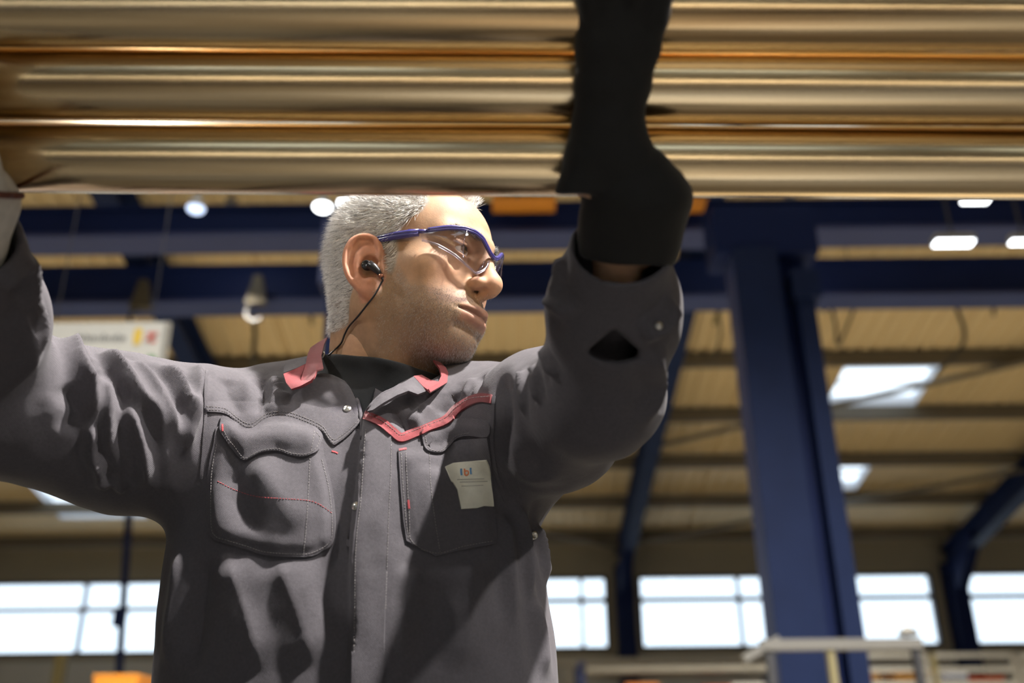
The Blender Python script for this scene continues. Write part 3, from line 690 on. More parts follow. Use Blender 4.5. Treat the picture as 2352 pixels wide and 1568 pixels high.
# folds pressed and pulled into the cloth, each along a stroke read off the photograph
def bvh_of(V, F): return BVHTree.FromPolygons([tuple(v) for v in V.tolist()], F.tolist())
def cast(bvh, px, py):
    h = bvh.ray_cast(Vector(CAM), Vector(ray(px, py)).normalized())
    return (np.array(h[0]), np.array(h[1])) if h[0] is not None else (None, None)
def strokes(V, N, bvh, items):
    out = np.zeros(len(V))
    for pts, amp, w in items:
        q = [cast(bvh, x, y)[0] for x, y in (catmull(pts, 4) if len(pts) > 2 else pts)]; q = [c for c in q if c is not None]
        if len(q) < 2: continue
        q = np.array(q); L = np.concatenate([[0], np.cumsum(np.linalg.norm(np.diff(q, axis=0), axis=1))]); L /= L[-1]
        lo, hi = q.min(0) - 3.5 * w, q.max(0) + 3.5 * w; sel = np.where(((V > lo) & (V < hi)).all(1))[0]
        if not len(sel): continue
        best = np.full(len(sel), 1e9); tt = np.zeros(len(sel)); p = V[sel]
        for i in range(len(q) - 1):
            ba = q[i + 1] - q[i]; pa = p - q[i]; t = np.clip((pa @ ba) / (ba @ ba + 1e-12), 0, 1); d = ((pa - t[:, None] * ba) ** 2).sum(1)
            c = d < best; best[c] = d[c]; tt[c] = (L[i] + (L[i + 1] - L[i]) * t)[c]
        d = np.sqrt(best); taper = sstep(tt, -.05, .16) * sstep(-tt, -1.02, -.72)
        face = np.clip((N[sel] * (CAM - p)).sum(1) * 4 + .4, 0, 1)
        out[sel] += taper * face * amp * (.55 * np.exp(-(d / w) ** 2) + .45 * np.exp(-d / (.55 * w)) - .22 * np.exp(-((d - 1.9 * w) / (.8 * w)) ** 2))
    return out
FOLDS = [([(124, 758), (159, 785), (180, 822), (212, 896), (217, 985)], .011, .011), ([(188, 815), (215, 855), (238, 868)], -.008, .006),
    ([(227, 811), (259, 827), (296, 864), (328, 912), (360, 954), (376, 1035)], .011, .010), ([(296, 830), (339, 864), (370, 912), (397, 965), (415, 1022)], .010, .009),
    ([(370, 838), (407, 870), (428, 912), (439, 944), (422, 1060)], .009, .008), ([(450, 833), (456, 870), (452, 922), (441, 1000)], .007, .007),
    ([(241, 870), (254, 922), (249, 1002), (243, 1045)], .008, .006), ([(291, 928), (317, 991), (331, 1055), (333, 1128)], .008, .008),
    ([(212, 975), (214, 1044), (227, 1080), (230, 1124)], .008, .006), ([(232, 1118), (259, 1106), (290, 1132)], .006, .006),
    ([(63, 575), (66, 674), (88, 737), (82, 822)], .008, .011), ([(0, 655), (32, 628), (62, 602)], .007, .010), ([(30, 700), (60, 770), (70, 860)], .006, .012), ([(150, 880), (175, 940), (140, 1000)], -.006, .012),
    ([(1231, 840), (1233, 889), (1240, 934)], .006, .005), ([(1202, 855), (1205, 914), (1207, 960)], .006, .005), ([(1242, 790), (1259, 837), (1278, 875)], .006, .006),
    ([(1262, 690), (1290, 705), (1312, 730)], .008, .009), ([(1470, 770), (1522, 742), (1552, 690)], .009, .009), ([(1300, 560), (1285, 620), (1268, 680)], .005, .008),
    ([(1500, 800), (1512, 880), (1480, 980)], .006, .010), ([(1150, 870), (1165, 960), (1150, 1080)], -.006, .010), ([(1180, 1000), (1215, 1090), (1300, 1090)], .004, .014),
    ([(530, 1290), (576, 1430), (602, 1550)], .006, .022), ([(640, 1290), (690, 1420), (720, 1540)], .006, .022), ([(420, 1260), (400, 1400), (385, 1550)], .006, .016), ([(470, 1280), (455, 1420), (440, 1550)], -.005, .014),
    ([(960, 1300), (930, 1420), (915, 1550)], .005, .02), ([(1080, 1290), (1070, 1420), (1060, 1550)], .005, .022), ([(1226, 1205), (1243, 1270), (1252, 1345)], .007, .008), ([(1190, 1150), (1208, 1260), (1215, 1390)], .007, .009),
    ([(1160, 1180), (1175, 1300), (1180, 1450)], .005, .010), ([(1225, 1380), (1245, 1470), (1250, 1560)], .005, .012), ([(600, 870), (606, 910), (590, 960)], -.006, .009), ([(625, 870), (630, 910), (615, 955)], .005, .009), ([(520, 870), (530, 910), (560, 960)], -.004, .012), ([(660, 900), (650, 930), (640, 955)], .003, .008),
    ([(1050, 900), (1030, 930), (1010, 955)], -.005, .008), ([(1085, 870), (1075, 890), (1068, 915)], .004, .007), ([(1110, 860), (1105, 885), (1100, 905)], -.004, .006), ([(900, 950), (930, 975), (935, 1000)], -.005, .007), ([(985, 930), (965, 955), (950, 985)], .004, .008),
    ([(545, 1080), (560, 1150), (600, 1230)], -.004, .014), ([(590, 1075), (650, 1150), (680, 1230)], .004, .018), ([(1000, 1080), (985, 1160), (1010, 1240)], .004, .016)]
jB = bvh_of(jV, jF); jN = vnormals(jV, jF)
jd = strokes(jV, jN, jB, FOLDS) * 1.5 + .0005 * noise3(jV, 80, 1) + .0004 * noise3(jV * (1, 1, .5), 190, 2) + .0018 * noise3(jV * (1, 1, .3), 40, 5)
jV = jV + jN * jd[:, None]
jB = bvh_of(jV, jF)

# ---- shirt under the jacket
hW = h2w(hV); hB = bvh_of(hW, hF)
_pl = [cast(hB, *q)[0] for q in ((756, 820), (998, 866), (868, 826))]
_pn = np.cross(_pl[1] - _pl[0], _pl[2] - _pl[0]); _pn /= np.linalg.norm(_pn); _pn *= np.sign(_pn[2])
def shirt_sdf(p):
    d = jacket_base(p, .0095); d = np.maximum(d, np.abs(p[:, 0] + .14) - .19)
    n = np.minimum(head_sdf(w2h(p)) * HS - .0075, cone(p, NK1 - (0, 0, .05), NK1 + (0, 0, .02), .078, .076)); h = (p - _pl[0]) @ _pn
    n = smax(n, h, .003)
    d = smin(smax(d, h + .012, .01), n, .018)
    d = d - .0016 * np.exp(-((h + .001) / .009) ** 4)          # ribbed neck band stands proud
    return np.maximum(d, 1.30 - p[:, 2])
sV, sF = sdf_mesh(shirt_sdf, (-.36, .98, 1.29), (.08, 1.34, 1.64), .0030, slack=1.2)

# ---- gloves
def glove_axis(dx, s):
    g = lambda x, y, Y: P(dx + s * (x - 1410), y, Y)
    return g
def glove_sdf_of(g, gc):
    cuff = [gc(1440, 598, .745), gc(1446, 530, .730), gc(1456, 462, .714), gc(1440, 400, .700)]
    palm = [g(1400, 360, .690), g(1397, 275, .668), g(1406, 200, .650), g(1411, 110, .630), g(1414, 40, .612)]
    flare = [g(1399, 290, .671), g(1398, 370, .686), g(1397, 448, .700)]
    t1 = TUBES[2]; r1 = t1[2]; c1 = .5 * (t1[0] + t1[1])
    def f(p, off=0.):
        a, b = cuff[0], cuff[2]; ax = (b - a) / np.linalg.norm(b - a); t = (p - a) @ ax
        d = smin(chain(p, [q + (-.010, 0, 0) for q in cuff], [.030 - off, .032 - off, .034 - off, .024 - off], .01), chain(p, [q + (.010, 0, 0) for q in cuff], [.030 - off, .032 - off, .036 - off, .024 - off], .01), .02)
        d = smax(d, -t, .003)
        w = None
        for sx in (-.011, .011):
            e = chain(p, [q + (sx, 0, 0) for q in palm], [.022 - off, .0160 - off, .0185 - off, .0190 - off, .0165 - off], .01); w = e if w is None else smin(w, e, .02)
        # flared gauntlet that ends in a straight free edge
        a, b = flare[0], flare[2]; ax = (b - a) / np.linalg.norm(b - a); t = (p - a) @ ax; L = np.linalg.norm(b - a)
        fl = None
        for sx in (-1, 1):
            e = chain(p, [flare[0] + (sx * .010, 0, 0), flare[1] + (sx * .016, 0, 0), flare[2] + (sx * .023, 0, 0)], [.017 - off, .019 - off, .022 - off], .008); fl = e if fl is None else smin(fl, e, .03)
        fl = smax(fl, t - L, .002)
        d = np.minimum(d, smin(w, fl, .01))
        # fingers run up the near side of the top tube and close over it
        base = g(1418, 40, .612)
        for k, (fx, ln, rr) in enumerate([(-.0235, .92, .0086), (-.0085, 1., .0090), (.0125, 1.0, .0092), (.0265, .94, .0088)]):
            pts = [g(1418, 90, .624) + (fx * .8, 0, 0)]
            for ang in np.radians([205, 165, 125, 85][:4]) * 1.0:
                rad = r1 + rr + .0015; cc = np.array([base[0] + fx, c1[1], np.interp(base[0] + fx, [t1[0][0], t1[1][0]], [t1[0][2], t1[1][2]])])
                pts.append(cc + rad * np.array([0, math.cos(ang), math.sin(ang)]) * (1 if ln > .95 else 1))
            d = smin(d, chain(p, pts, [rr * 1.05 - off, rr * 1.03 - off, rr - off, rr * .96 - off, rr * .85 - off], .004), .004)
        # thumb leaves the side of the palm and lies along the tube
        th = [g(1440, 190, .648), g(1480, 110, .628), g(1502, 40, .606), g(1520, -18, .588)]
        d = smin(d, chain(p, th, [.013 - off, .0125 - off, .0115 - off, .0095 - off], .006), .007)
        return d
    return f
gloveL = glove_sdf_of(glove_axis(1410, 1), glove_axis(1410, 1)); gloveR = glove_sdf_of(glove_axis(-122, -1), glove_axis(-142, 1))
lgV, lgF = sdf_mesh(gloveL, (-.02, .5, 1.42), (.20, .83, 1.78), .0028, slack=1.2)
rgV, rgF = sdf_mesh(gloveR, (-.62, .5, 1.42), (-.36, .83, 1.78), .0028, slack=1.2)
for gv, gf in ((lgV, lgF), (rgV, rgF)):
    n_ = vnormals(gv, gf); gv += n_ * (.0010 * noise3(gv, 120, 8) + .0012 * noise3(gv, 55, 9))[:, None]

# ------------------------------------------------------------------ materials of the worker
def tinted(name, rough, bump=0., bscale=900., sss=0., spec=.5, sheen=0., base=None, weave=False):
    """colour comes from the 'tint' layer (the thing's own colouring), relief from fine noise"""
    m = bpy.data.materials.new(name); m.use_nodes = True; nt = m.node_tree; N = nt.nodes.new; L = nt.links.new; b = nt.nodes['Principled BSDF']
    b.inputs['Roughness'].default_value = rough; b.inputs['Specular IOR Level'].default_value = spec
    tc = N('ShaderNodeTexCoord')
    n0 = N('ShaderNodeTexNoise'); n0.inputs['Scale'].default_value = bscale * .22; n0.inputs['Detail'].default_value = 5; L(tc.outputs['Object'], n0.inputs[0])
    mr = N('ShaderNodeMapRange'); mr.inputs[3].default_value = .78; mr.inputs[4].default_value = 1.22; L(n0.outputs[0], mr.inputs[0])
    mx = N('ShaderNodeMix'); mx.data_type = 'RGBA'; mx.blend_type = 'MULTIPLY'; mx.inputs[0].default_value = 1
    if base is None: at = N('ShaderNodeVertexColor'); at.layer_name = 'tint'; L(at.outputs[0], mx.inputs[6])
    else: mx.inputs[6].default_value = (*base, 1)
    L(mr.outputs[0], mx.inputs[7]); L(mx.outputs[2], b.inputs['Base Color'])
    if bump:
        n = N('ShaderNodeTexNoise'); n.inputs['Scale'].default_value = bscale; n.inputs['Detail'].default_value = 2; L(tc.outputs['Object'], n.inputs[0])
        h = n.outputs[0]
        if weave:   # diagonal twill lines
            mp = N('ShaderNodeMapping'); mp.inputs['Rotation'].default_value = (0, math.radians(38), 0); L(tc.outputs['Object'], mp.inputs[0])
            wv = N('ShaderNodeTexWave'); wv.inputs['Scale'].default_value = 260; wv.inputs['Distortion'].default_value = 1.5; L(mp.outputs[0], wv.inputs[0])
            ad = N('ShaderNodeMath'); L(n.outputs[0], ad.inputs[0]); L(wv.outputs[1], ad.inputs[1]); h = ad.outputs[0]
        if weave:   # small creases of worn cloth
            n3 = N('ShaderNodeTexNoise'); n3.inputs['Scale'].default_value = 75; n3.inputs['Detail'].default_value = 4; n3.inputs['Roughness'].default_value = .55; L(tc.outputs['Object'], n3.inputs[0])
            m3 = N('ShaderNodeMath'); m3.operation = 'MULTIPLY_ADD'; m3.inputs[1].default_value = 4.; L(n3.outputs[0], m3.inputs[0]); L(h, m3.inputs[2]); h = m3.outputs[0]
        bp = N('ShaderNodeBump'); bp.inputs['Strength'].default_value = bump; bp.inputs['Distance'].default_value = .0006; L(h, bp.inputs['Height']); L(bp.outputs[0], b.inputs['Normal'])
    if sss: b.inputs['Subsurface Weight'].default_value = sss; b.inputs['Subsurface Radius'].default_value = (.010, .0035, .0018); b.inputs['Subsurface Scale'].default_value = .6
    if sheen: b.inputs['Sheen Weight'].default_value = sheen; b.inputs['Sheen Roughness'].default_value = .5
    return m
M_SKIN = tinted('skin', .6, .2, 700, .12, .3)
M_CLOTH = tinted('jacket_cloth', .85, .32, 1500, 0, .25, .08, base=(.090, .083, .093), weave=True)
M_REDC = tinted('red_cloth', .85, .5, 1500, 0, .25, .25, base=(.22, .038, .044))
M_SHIRT = tinted('shirt_cloth', .9, .4, 1300, 0, .2, .15, base=(.020, .022, .025))
M_GLOVE = tinted('black_glove', .75, .5, 500, 0, .3, .1, base=(.010, .0095, .0085))
M_CREAM = tinted('cream_glove', .8, .5, 500, 0, .3, .1, base=(.55, .52, .45))
M_TROU = tinted('trouser_cloth', .88, .4, 900, 0, .25, .1, base=(.05, .047, .05))
M_SHOE = mat('shoe_leather', (.02, .018, .017), .45, bump=.1)
M_HAIR = tinted('grey_hair', .42, 0, 900, 0, .4)
M_SNAP = mat('snap_metal', (.72, .70, .64), .28, 1.)
M_THREAD = mat('thread', (.22, .205, .20), .8); M_THREADR = mat('red_thread', (.45, .07, .08), .8)

# ------------------------------------------------------------------ person: one body mesh (fine head, plainer body under the clothes)
def body_sdf(p):
    d = torso_sdf(p, .030)
    d = smin(d, cone(p, NK0 - (0, 0, .06), NK1 - (0, 0, .05), .058, .066), .04)
    for A_, R_ in ((AR, ARr), (AL, ALr)): d = smin(d, chain(p, A_, [max(.022, r - .034) for r in R_], .02), .03)
    d = smin(d, ell(p, (-.172, 1.15, .92), (.165, .115, .13)), .05)
    for s in (-1, 1): d = smin(d, chain(p, [(-.172 + s * .085, 1.15, .90), (-.172 + s * .11, 1.14, .50), (-.172 + s * .12, 1.165, .09), (-.172 + s * .125, 1.06, .045)], [.085, .058, .042, .032], .02), .03)
    d = np.minimum(d, np.minimum(gloveL(p, .004), gloveR(p, .004)))
    return d
bV, bF = sdf_mesh(body_sdf, (-.62, .50, -.0), (.24, 1.34, 1.76), .0095, slack=1.3)
pl = hV
x_, y_, z_ = np.abs(hV[:, 0]), hV[:, 1], hV[:, 2]
def mixc(c, k, t): return c * (1 - k[:, None]) + np.array(t) * k[:, None]
tint = np.tile(np.array([.385, .24, .146]), (len(hV), 1))
def beard_mask(p):
    x, y, z = np.abs(p[:, 0]), p[:, 1], p[:, 2]
    zl = np.interp(y, [-.005, .022, .045, .07, .083, .095, .11], [.012, .008, -.022, -.028, -.020, -.0185, -.020])
    m = sstep(zl - z, -.004, .006) * sstep(y, .002, .016) * sstep(z, -.115, -.09)
    lip = sstep(.0325 - x, 0, .004) * sstep(z + .0585 - .12 * x, -.0015, .001) * sstep(-z - .0325 - .15 * x, -.001, .0015) * sstep(y, .075, .085)
    nose = np.exp(-(np.linalg.norm((p - (0, .108, -.012)) / (.024, .02, .012), axis=1)) ** 4)
    return np.clip(m * (1 - lip) * (1 - nose), 0, 1)
def hair_mask(p):
    x, y, z = np.abs(p[:, 0]), p[:, 1], p[:, 2]
    front = np.interp(z, [-.012, .0, .012, .030, .050, .062, .075, .090, .105, .120], [.022, .026, .028, .024, .034, .048, .052, .046, .038, .034])
    front = front + .05 * np.exp(-(x / .022) ** 2) * sstep(z, .085, .105)
    m = sstep(front - y, -.003, .003)
    low = np.interp(y, [-.10, -.06, -.035, -.022, -.012, .004, .01, .03], [-.062, -.070, -.066, -.028, .018, .030, -.012, -.014])
    w = np.stack([x, y, z], 1) - E_o; eu, ev, en = w @ E_u, w @ E_v, w @ E_n
    ear = (np.hypot((eu + .013) / .027, (ev - .001) / .043) < 1) & (en > -.003)
    return m * sstep(z - low, -.002, .006) * ~ear
bm_, hm_ = beard_mask(hV), hair_mask(hV)
tint = mixc(tint, .55 * np.exp(-(np.linalg.norm((hV * (1, 1, 1) - (0, .11, -.01)) / (.03, .02, .02), axis=1)) ** 2), (.52, .26, .165))
tint = mixc(tint, .6 * np.exp(-(np.linalg.norm((np.stack([x_, y_, z_], 1) - (.045, .07, -.005)) / (.02, .03, .018), axis=1)) ** 2), (.51, .265, .165))
_e = np.stack([x_, y_, z_], 1) - E_o; eu, ev, en = _e @ E_u, _e @ E_v, _e @ E_n
earm = sstep(en, .001, .006) * (np.hypot((eu + .012) / .026, ev / .042) < 1)
tint = mixc(tint, .75 * earm, (.52, .235, .155))
lipm = sstep(.0325 - x_, 0, .006) * sstep(z_ + .0565 - .09 * x_, -.0015, .001) * sstep(-z_ - .0335 - .15 * x_, -.001, .0015) * sstep(y_, .084, .092)
tint = mixc(tint, .8 * lipm, (.34, .175, .13))
tint = mixc(tint, .8 * np.exp(-(polydist(np.stack([x_, y_, z_], 1), MOUTH) / .0022) ** 2), (.10, .04, .03))  # mouth crease darkened in the tint, since the groove alone reads faint
tint = mixc(tint, .42 * bm_, (.30, .225, .165))
tint = mixc(tint, .85 * hm_, (.40, .37, .33))
tint = mixc(tint, .35 * np.exp(-(np.linalg.norm((np.stack([x_, y_, z_], 1) - EYE) / (.022, .03, .014), axis=1)) ** 4), (.40, .22, .15))
tint *= (1 + .06 * noise3(hV, 260, 3) + .05 * noise3(hV, 90, 4))[:, None]
PV = np.vstack([h2w(hV), bV]); PF = np.vstack([hF, bF + len(hV)])
me = np_mesh('person', PV, PF); vcol(me, np.clip(np.vstack([tint, np.tile([.54, .325, .20], (len(bV), 1))]), 0, 1))
person = obj('person', me, M_SKIN, None, True, 'worker with short grey hair and dark jacket, arms raised under the tubes, looking right', 'person')

# eyes
def uvs(r, u=28, v=20):
    bm = bmesh.new(); bmesh.ops.create_uvsphere(bm, u_segments=u, v_segments=v, radius=r); m = bpy.data.meshes.new('eye'); bm.to_mesh(m); bm.free(); return m
M_EYE = tinted('eye', .12)
for s in (1, -1):
    c = h2w(EYE * (s, 1, 1)); g = h2w(EYE * (s, 1, 1) + (.1, .5, .03)) - c; g /= np.linalg.norm(g)
    m = uvs(.0130 * HS, 36, 28); n = len(m.vertices); co = np.zeros(n * 3); m.vertices.foreach_get('co', co); co = co.reshape(-1, 3); a = np.arccos(np.clip(co @ g / np.linalg.norm(co, axis=1), -1, 1))
    cc = np.tile([.62, .58, .54], (n, 1)); cc[a < .50] = (.10, .055, .03); cc[a < .2] = (.004, .004, .004); vcol(m, cc)
    co *= (1 + .05 * np.exp(-(a / .45) ** 2))[:, None]; co += c; m.vertices.foreach_set('co', co.ravel())
    obj('eye', m, M_EYE, person, True)

# hair, eyebrows and beard stubble, strand by strand
hN = vnormals(hV, hF)
areas = .5 * np.linalg.norm(np.cross(hV[hF[:, 2]] - hV[hF[:, 0]], hV[hF[:, 3]] - hV[hF[:, 1]]), axis=1)
def scatter(weight, count):
    w = areas * weight[hF].mean(1); f = RNG.choice(len(hF), count, p=w / w.sum()); k = RNG.dirichlet([1, 1, 1, 1], count)
    return (hV[hF[f]] * k[..., None]).sum(1), (hN[hF[f]] * k[..., None]).sum(1)
def strands(name, root, dirs, bend, length, rad, cols, m, seg=2):
    """tapered three-sided strands in head space"""
    n = len(root); dirs = dirs / np.linalg.norm(dirs, axis=1)[:, None]; a = np.cross(dirs, RNG.normal(size=(n, 3))); a /= np.linalg.norm(a, axis=1)[:, None]; b = np.cross(dirs, a)
    rings = []
    for i in range(seg):
        t = i / seg; c = root + dirs * (length * t)[:, None] + bend * (length * t * t)[:, None]
        for k in range(3):
            an = 2.1 * k; rings.append(c + (a * math.cos(an) + b * math.sin(an)) * (rad * (1 - .35 * t))[:, None])
    rings.append(root + dirs * length[:, None] + bend * length[:, None])
    nv = 3 * seg + 1; V = np.stack(rings, 1).reshape(-1, 3); base = (np.arange(n) * nv)[:, None]; F = []
    for i in range(seg - 1):
        for k in range(3):
            k2 = (k + 1) % 3; q = np.array([i * 3 + k, i * 3 + k2, i * 3 + 3 + k2]); F.append(base + q); q = np.array([i * 3 + k, i * 3 + 3 + k2, i * 3 + 3 + k]); F.append(base + q)
    o_ = (seg - 1) * 3
    for k in range(3): F.append(base + np.array([o_ + k, o_ + (k + 1) % 3, nv - 1]))
    me = np_mesh(name, h2w(V), np.vstack(F)); vcol(me, np.repeat(cols, nv, 0)); return obj(name, me, m, person, True, kind='stuff')
def greys(n, dark=.2, lo=.8, hi=1.0):
    g = RNG.uniform(lo, hi, n); d = RNG.random(n) < dark; g[d] = RNG.uniform(.05, .2, d.sum()); return np.clip(np.stack([g * 1.0, g * .985, g * .955], 1), 0, 1)
NH = 32000
r0, n0 = scatter(hm_ ** 2 + 1e-9, NH); keep = hair_mask(r0) > .3; r0, n0 = r0[keep], n0[keep]
topk = sstep(r0[:, 2], .05, .11); side = np.sign(r0[:, 0])
flow = np.stack([.25 * side * (1 - topk) * 0, -.75 + .45 * topk, -.55 + .75 * topk], 1)
fr_ = sstep(r0[:, 1], .01, .04)[:, None]; flow = flow + fr_ * np.array([0, .15, -.25])
dr = n0 * (.55 + .35 * topk[:, None]) + flow * .75 + RNG.normal(size=r0.shape) * .26 + np.stack([noise3(r0, 170, 11), noise3(r0, 170, 12), noise3(r0, 170, 13)], 1) * .3
ln = np.interp(r0[:, 2], [-.07, -.04, .0, .04, .09], [.005, .0065, .0100, .0140, .0170]) * RNG.uniform(.75, 1.2, len(r0)) * np.where((r0[:, 1] > .012) & (r0[:, 2] < .02), .6, 1)
hair = strands('hair', r0 - n0 * .0006, dr, flow * .35, ln, RNG.uniform(.00014, .00026, len(r0)), greys(len(r0), .13), M_HAIR, 3); hair['label'] = 'short thick grey hair'
r0, n0 = scatter((bm_ ** 1.5 * (.35 + .65 * sstep(y_, .03, .07))) + 1e-9, 15000)
dr = n0 * .45 + np.array([0, -.25, -.75]) + RNG.normal(size=r0.shape) * .3
low = sstep(-r0[:, 2], .03, .07)
st = strands('beard_stubble', r0 - n0 * .0003, dr, np.zeros_like(dr), RNG.uniform(.0018, .0042, len(r0)), np.full(len(r0), .000115), greys(len(r0), .28, .7, 1.), M_HAIR, 1); st['label'] = 'short grey and dark stubble'
bw = np.exp(-(polydist(np.stack([x_, y_, z_], 1), [(.010, .099, .043), (.028, .098, .0485), (.045, .086, .0465), (.054, .074, .042)]) / .0036) ** 2)
r0, n0 = scatter(bw * (bw > .1) + 1e-12, 1500); dr = n0 * .4 + np.stack([np.sign(r0[:, 0]) * .8, -.2 + 0 * r0[:, 0], .15 + 0 * r0[:, 0]], 1) + RNG.normal(size=r0.shape) * .2
strands('eyebrow', r0, dr, np.zeros_like(dr), RNG.uniform(.004, .008, len(r0)), np.full(len(r0), .00014), greys(len(r0), .6, .2, .5), M_HAIR, 2)

# ------------------------------------------------------------------ clothing as parts of the person
jacket = obj('jacket', np_mesh('jacket', jV, jF), M_CLOTH, person, True); jacket['label'] = 'dark grey work jacket with red trim'
shirt = obj('shirt', np_mesh('shirt', sV, sF), M_SHIRT, person, True); shirt['label'] = 'black crew neck shirt'
gl = obj('glove', np_mesh('glove', lgV, lgF), M_GLOVE, person, True); gl['label'] = 'black work glove'
grr = obj('glove', np_mesh('glove', rgV, rgF), M_CREAM, person, True); grr['label'] = 'cream work glove'
def trous(p):
    d = ell(p, (-.172, 1.15, .93), (.195, .140, .16)); d = smax(d, p[:, 2] - 1.02, .01)
    for s in (-1, 1): d = smin(d, chain(p, [(-.172 + s * .088, 1.15, .88), (-.172 + s * .112, 1.14, .50), (-.172 + s * .122, 1.160, .07)], [.105, .085, .075], .02), .03)
    return smax(d, .055 - p[:, 2], .004) + .003 * noise3(p * (1, 1, .5), 45, 21)
tV, tF = sdf_mesh(trous, (-.44, .96, .03), (.1, 1.34, 1.05), .009); obj('trousers', np_mesh('trousers', tV, tF), M_TROU, person, True)
for s in (-1, 1):
    def shoe(p, s=s):
        x = -.172 + s * .125; d = smin(ell(p, (x, 1.04, .05), (.048, .125, .05)), ell(p, (x, 1.155, .06), (.044, .06, .07)), .03); return smax(d, .004 - p[:, 2], .004)
    q = sdf_mesh(shoe, (-.172 + s * .125 - .07, .88, -.01), (-.172 + s * .125 + .07, 1.26, .15), .006); sh = obj('shoe', np_mesh('shoe', *q), M_SHOE, person, True)
    MB().box((-.172 + s * .125 - .042, .925, 0), (-.172 + s * .125 + .042, 1.205, .012)).build('sole', M_DARKS if 'M_DARKS' in globals() else M_SHOE, sh)

# ---- sewn-on pieces follow the cloth below them
def resample(poly, step, closed=True):
    out = []; n = len(poly)
    for i in range(n if closed else n - 1):
        a, b = np.array(poly[i], float), np.array(poly[(i + 1) % n], float); k = max(1, int(round(np.linalg.norm(b[:2] - a[:2]) / step)))
        out += [a + (b - a) * j / k for j in range(k)]
    if not closed: out.append(np.array(poly[-1], float))
    return np.array(out)
def smooth_poly(poly, n=4):
    p = np.asarray(poly, float); q = np.vstack([p[-1], p, p[0], p[1]]); out = []
    for i in range(1, len(q) - 2):
        for t in np.linspace(0, 1, n, endpoint=False):
            out.append(.5 * ((2 * q[i]) + (-q[i - 1] + q[i + 1]) * t + (2 * q[i - 1] - 5 * q[i] + 4 * q[i + 1] - q[i + 2]) * t * t + (-q[i - 1] + 3 * q[i] - 3 * q[i + 1] + q[i + 2]) * t ** 3))
    return np.array(out)
SURF = [jB]
ALLV, ALLF = [jV], [jF]
def cast_all(px, py):
    best = (None, None, 1e9)
    for b in SURF:
        h = b.ray_cast(Vector(CAM), Vector(ray(px, py)).normalized())
        if h[0] is not None and h[3] < best[2]: best = (np.array(h[0]), np.array(h[1]), h[3])
    return best[0], best[1]
def triangulate(poly, step):
    bd = resample(poly, step); lo, hi = bd.min(0)[:2], bd.max(0)[:2]
    gx, gy = np.meshgrid(np.arange(lo[0], hi[0], step), np.arange(lo[1], hi[1], step)); g = np.stack([gx.ravel(), gy.ravel()], 1) + RNG.uniform(-.15, .15, (gx.size, 2)) * step
    g = g[poly_sd(g, bd[:, :2]) < -step * .6]; nb = len(bd)
    vs = [Vector(v) for v in bd[:, :2]] + [Vector(v) for v in g]
    r = delaunay_2d_cdt(vs, [(i, (i + 1) % nb) for i in range(nb)], [], 1, 1e-5)
    v2 = np.array([tuple(v) for v in r[0]]); return v2, [tuple(f) for f in r[2]], bd
def shell(v3, n3, faces, th, skirt):
    """top sheet lifted by th, with a skirt down to the cloth along its rim"""
    top = v3 + n3 * np.asarray(th)[:, None]; v = [tuple(q) for q in top]; f = []
    c = CAM
    for t in faces:
        a, b, d = (top[i] for i in t[:3]); t = tuple(t)
        if np.cross(b - a, d - a) @ (c - a) < 0: t = t[::-1]
        f.append(t)
    cnt = {}
    for t in f:
        for i in range(len(t)): e = (t[i], t[(i + 1) % len(t)]); cnt[e] = 1
    low = {}
    for (a, b) in list(cnt):
        if (b, a) not in cnt:
            for i in (a, b):
                if i not in low: low[i] = len(v); v.append(tuple(v3[i] - n3[i] * skirt))
            f.append((b, a, low[a], low[b]))
    return v, f
def sewn(name, poly, th, m, puff=0., step=7., parent=None, skirt=.0012, fade=None, label=None, surf=True, on=None):
    v2, fs, bd = triangulate(poly, step); pts = []; nr = []; last = None
    for x, y in v2:
        c, n = (cast(on, x, y) if on is not None else cast_all(x, y))
        if c is None: c, n = last
        last = (c, n); pts.append(c); nr.append(n)
    pts = np.array(pts); nr = np.array(nr)
    # smooth the normals a little so that the sheet does not copy every facet
    acc = nr.copy()
    for t in fs:
        for i in t:
            for j in t: acc[i] += nr[j]
    nr = acc / np.linalg.norm(acc, axis=1)[:, None]
    dist = -poly_sd(v2, bd[:, :2]); t = th + puff * sstep(dist, 0, 30)
    if fade is not None: t = t * fade(v2) - .0012 * (1 - fade(v2))
    v, f = shell(pts, nr, fs, t, skirt); me = pyd(name, v, f); o = obj(name, me, m, parent or jacket, True, label=label)
    me.set_sharp_from_angle(angle=math.radians(50))
    if surf: SURF.append(BVHTree.FromPolygons(v, f))
    return o
def ribbon_poly(path, w, n=5):
    p = catmull(path, n); t = np.gradient(p, axis=0); t /= np.linalg.norm(t, axis=1)[:, None] + 1e-9; q = np.stack([-t[:, 1], t[:, 0]], 1) * w / 2
    return np.vstack([p + q, (p - q)[::-1]])
# yoke edges
YOKE_R = [(474, 946), (515, 951), (545, 972), (566, 985), (583, 984), (607, 966), (633, 958), (669, 961), (710, 976), (741, 992), (755, 1012), (767, 1023), (780, 1016), (793, 1007), (812, 990), (829, 971)]
yk = np.vstack([catmull(YOKE_R, 4), [(800, 930), (745, 940), (690, 925), (620, 905), (540, 905), (478, 905)]])
sewn('yoke_panel', yk, .0022, M_CLOTH, step=6, fade=lambda q: sstep(q[:, 1], 905, 945))
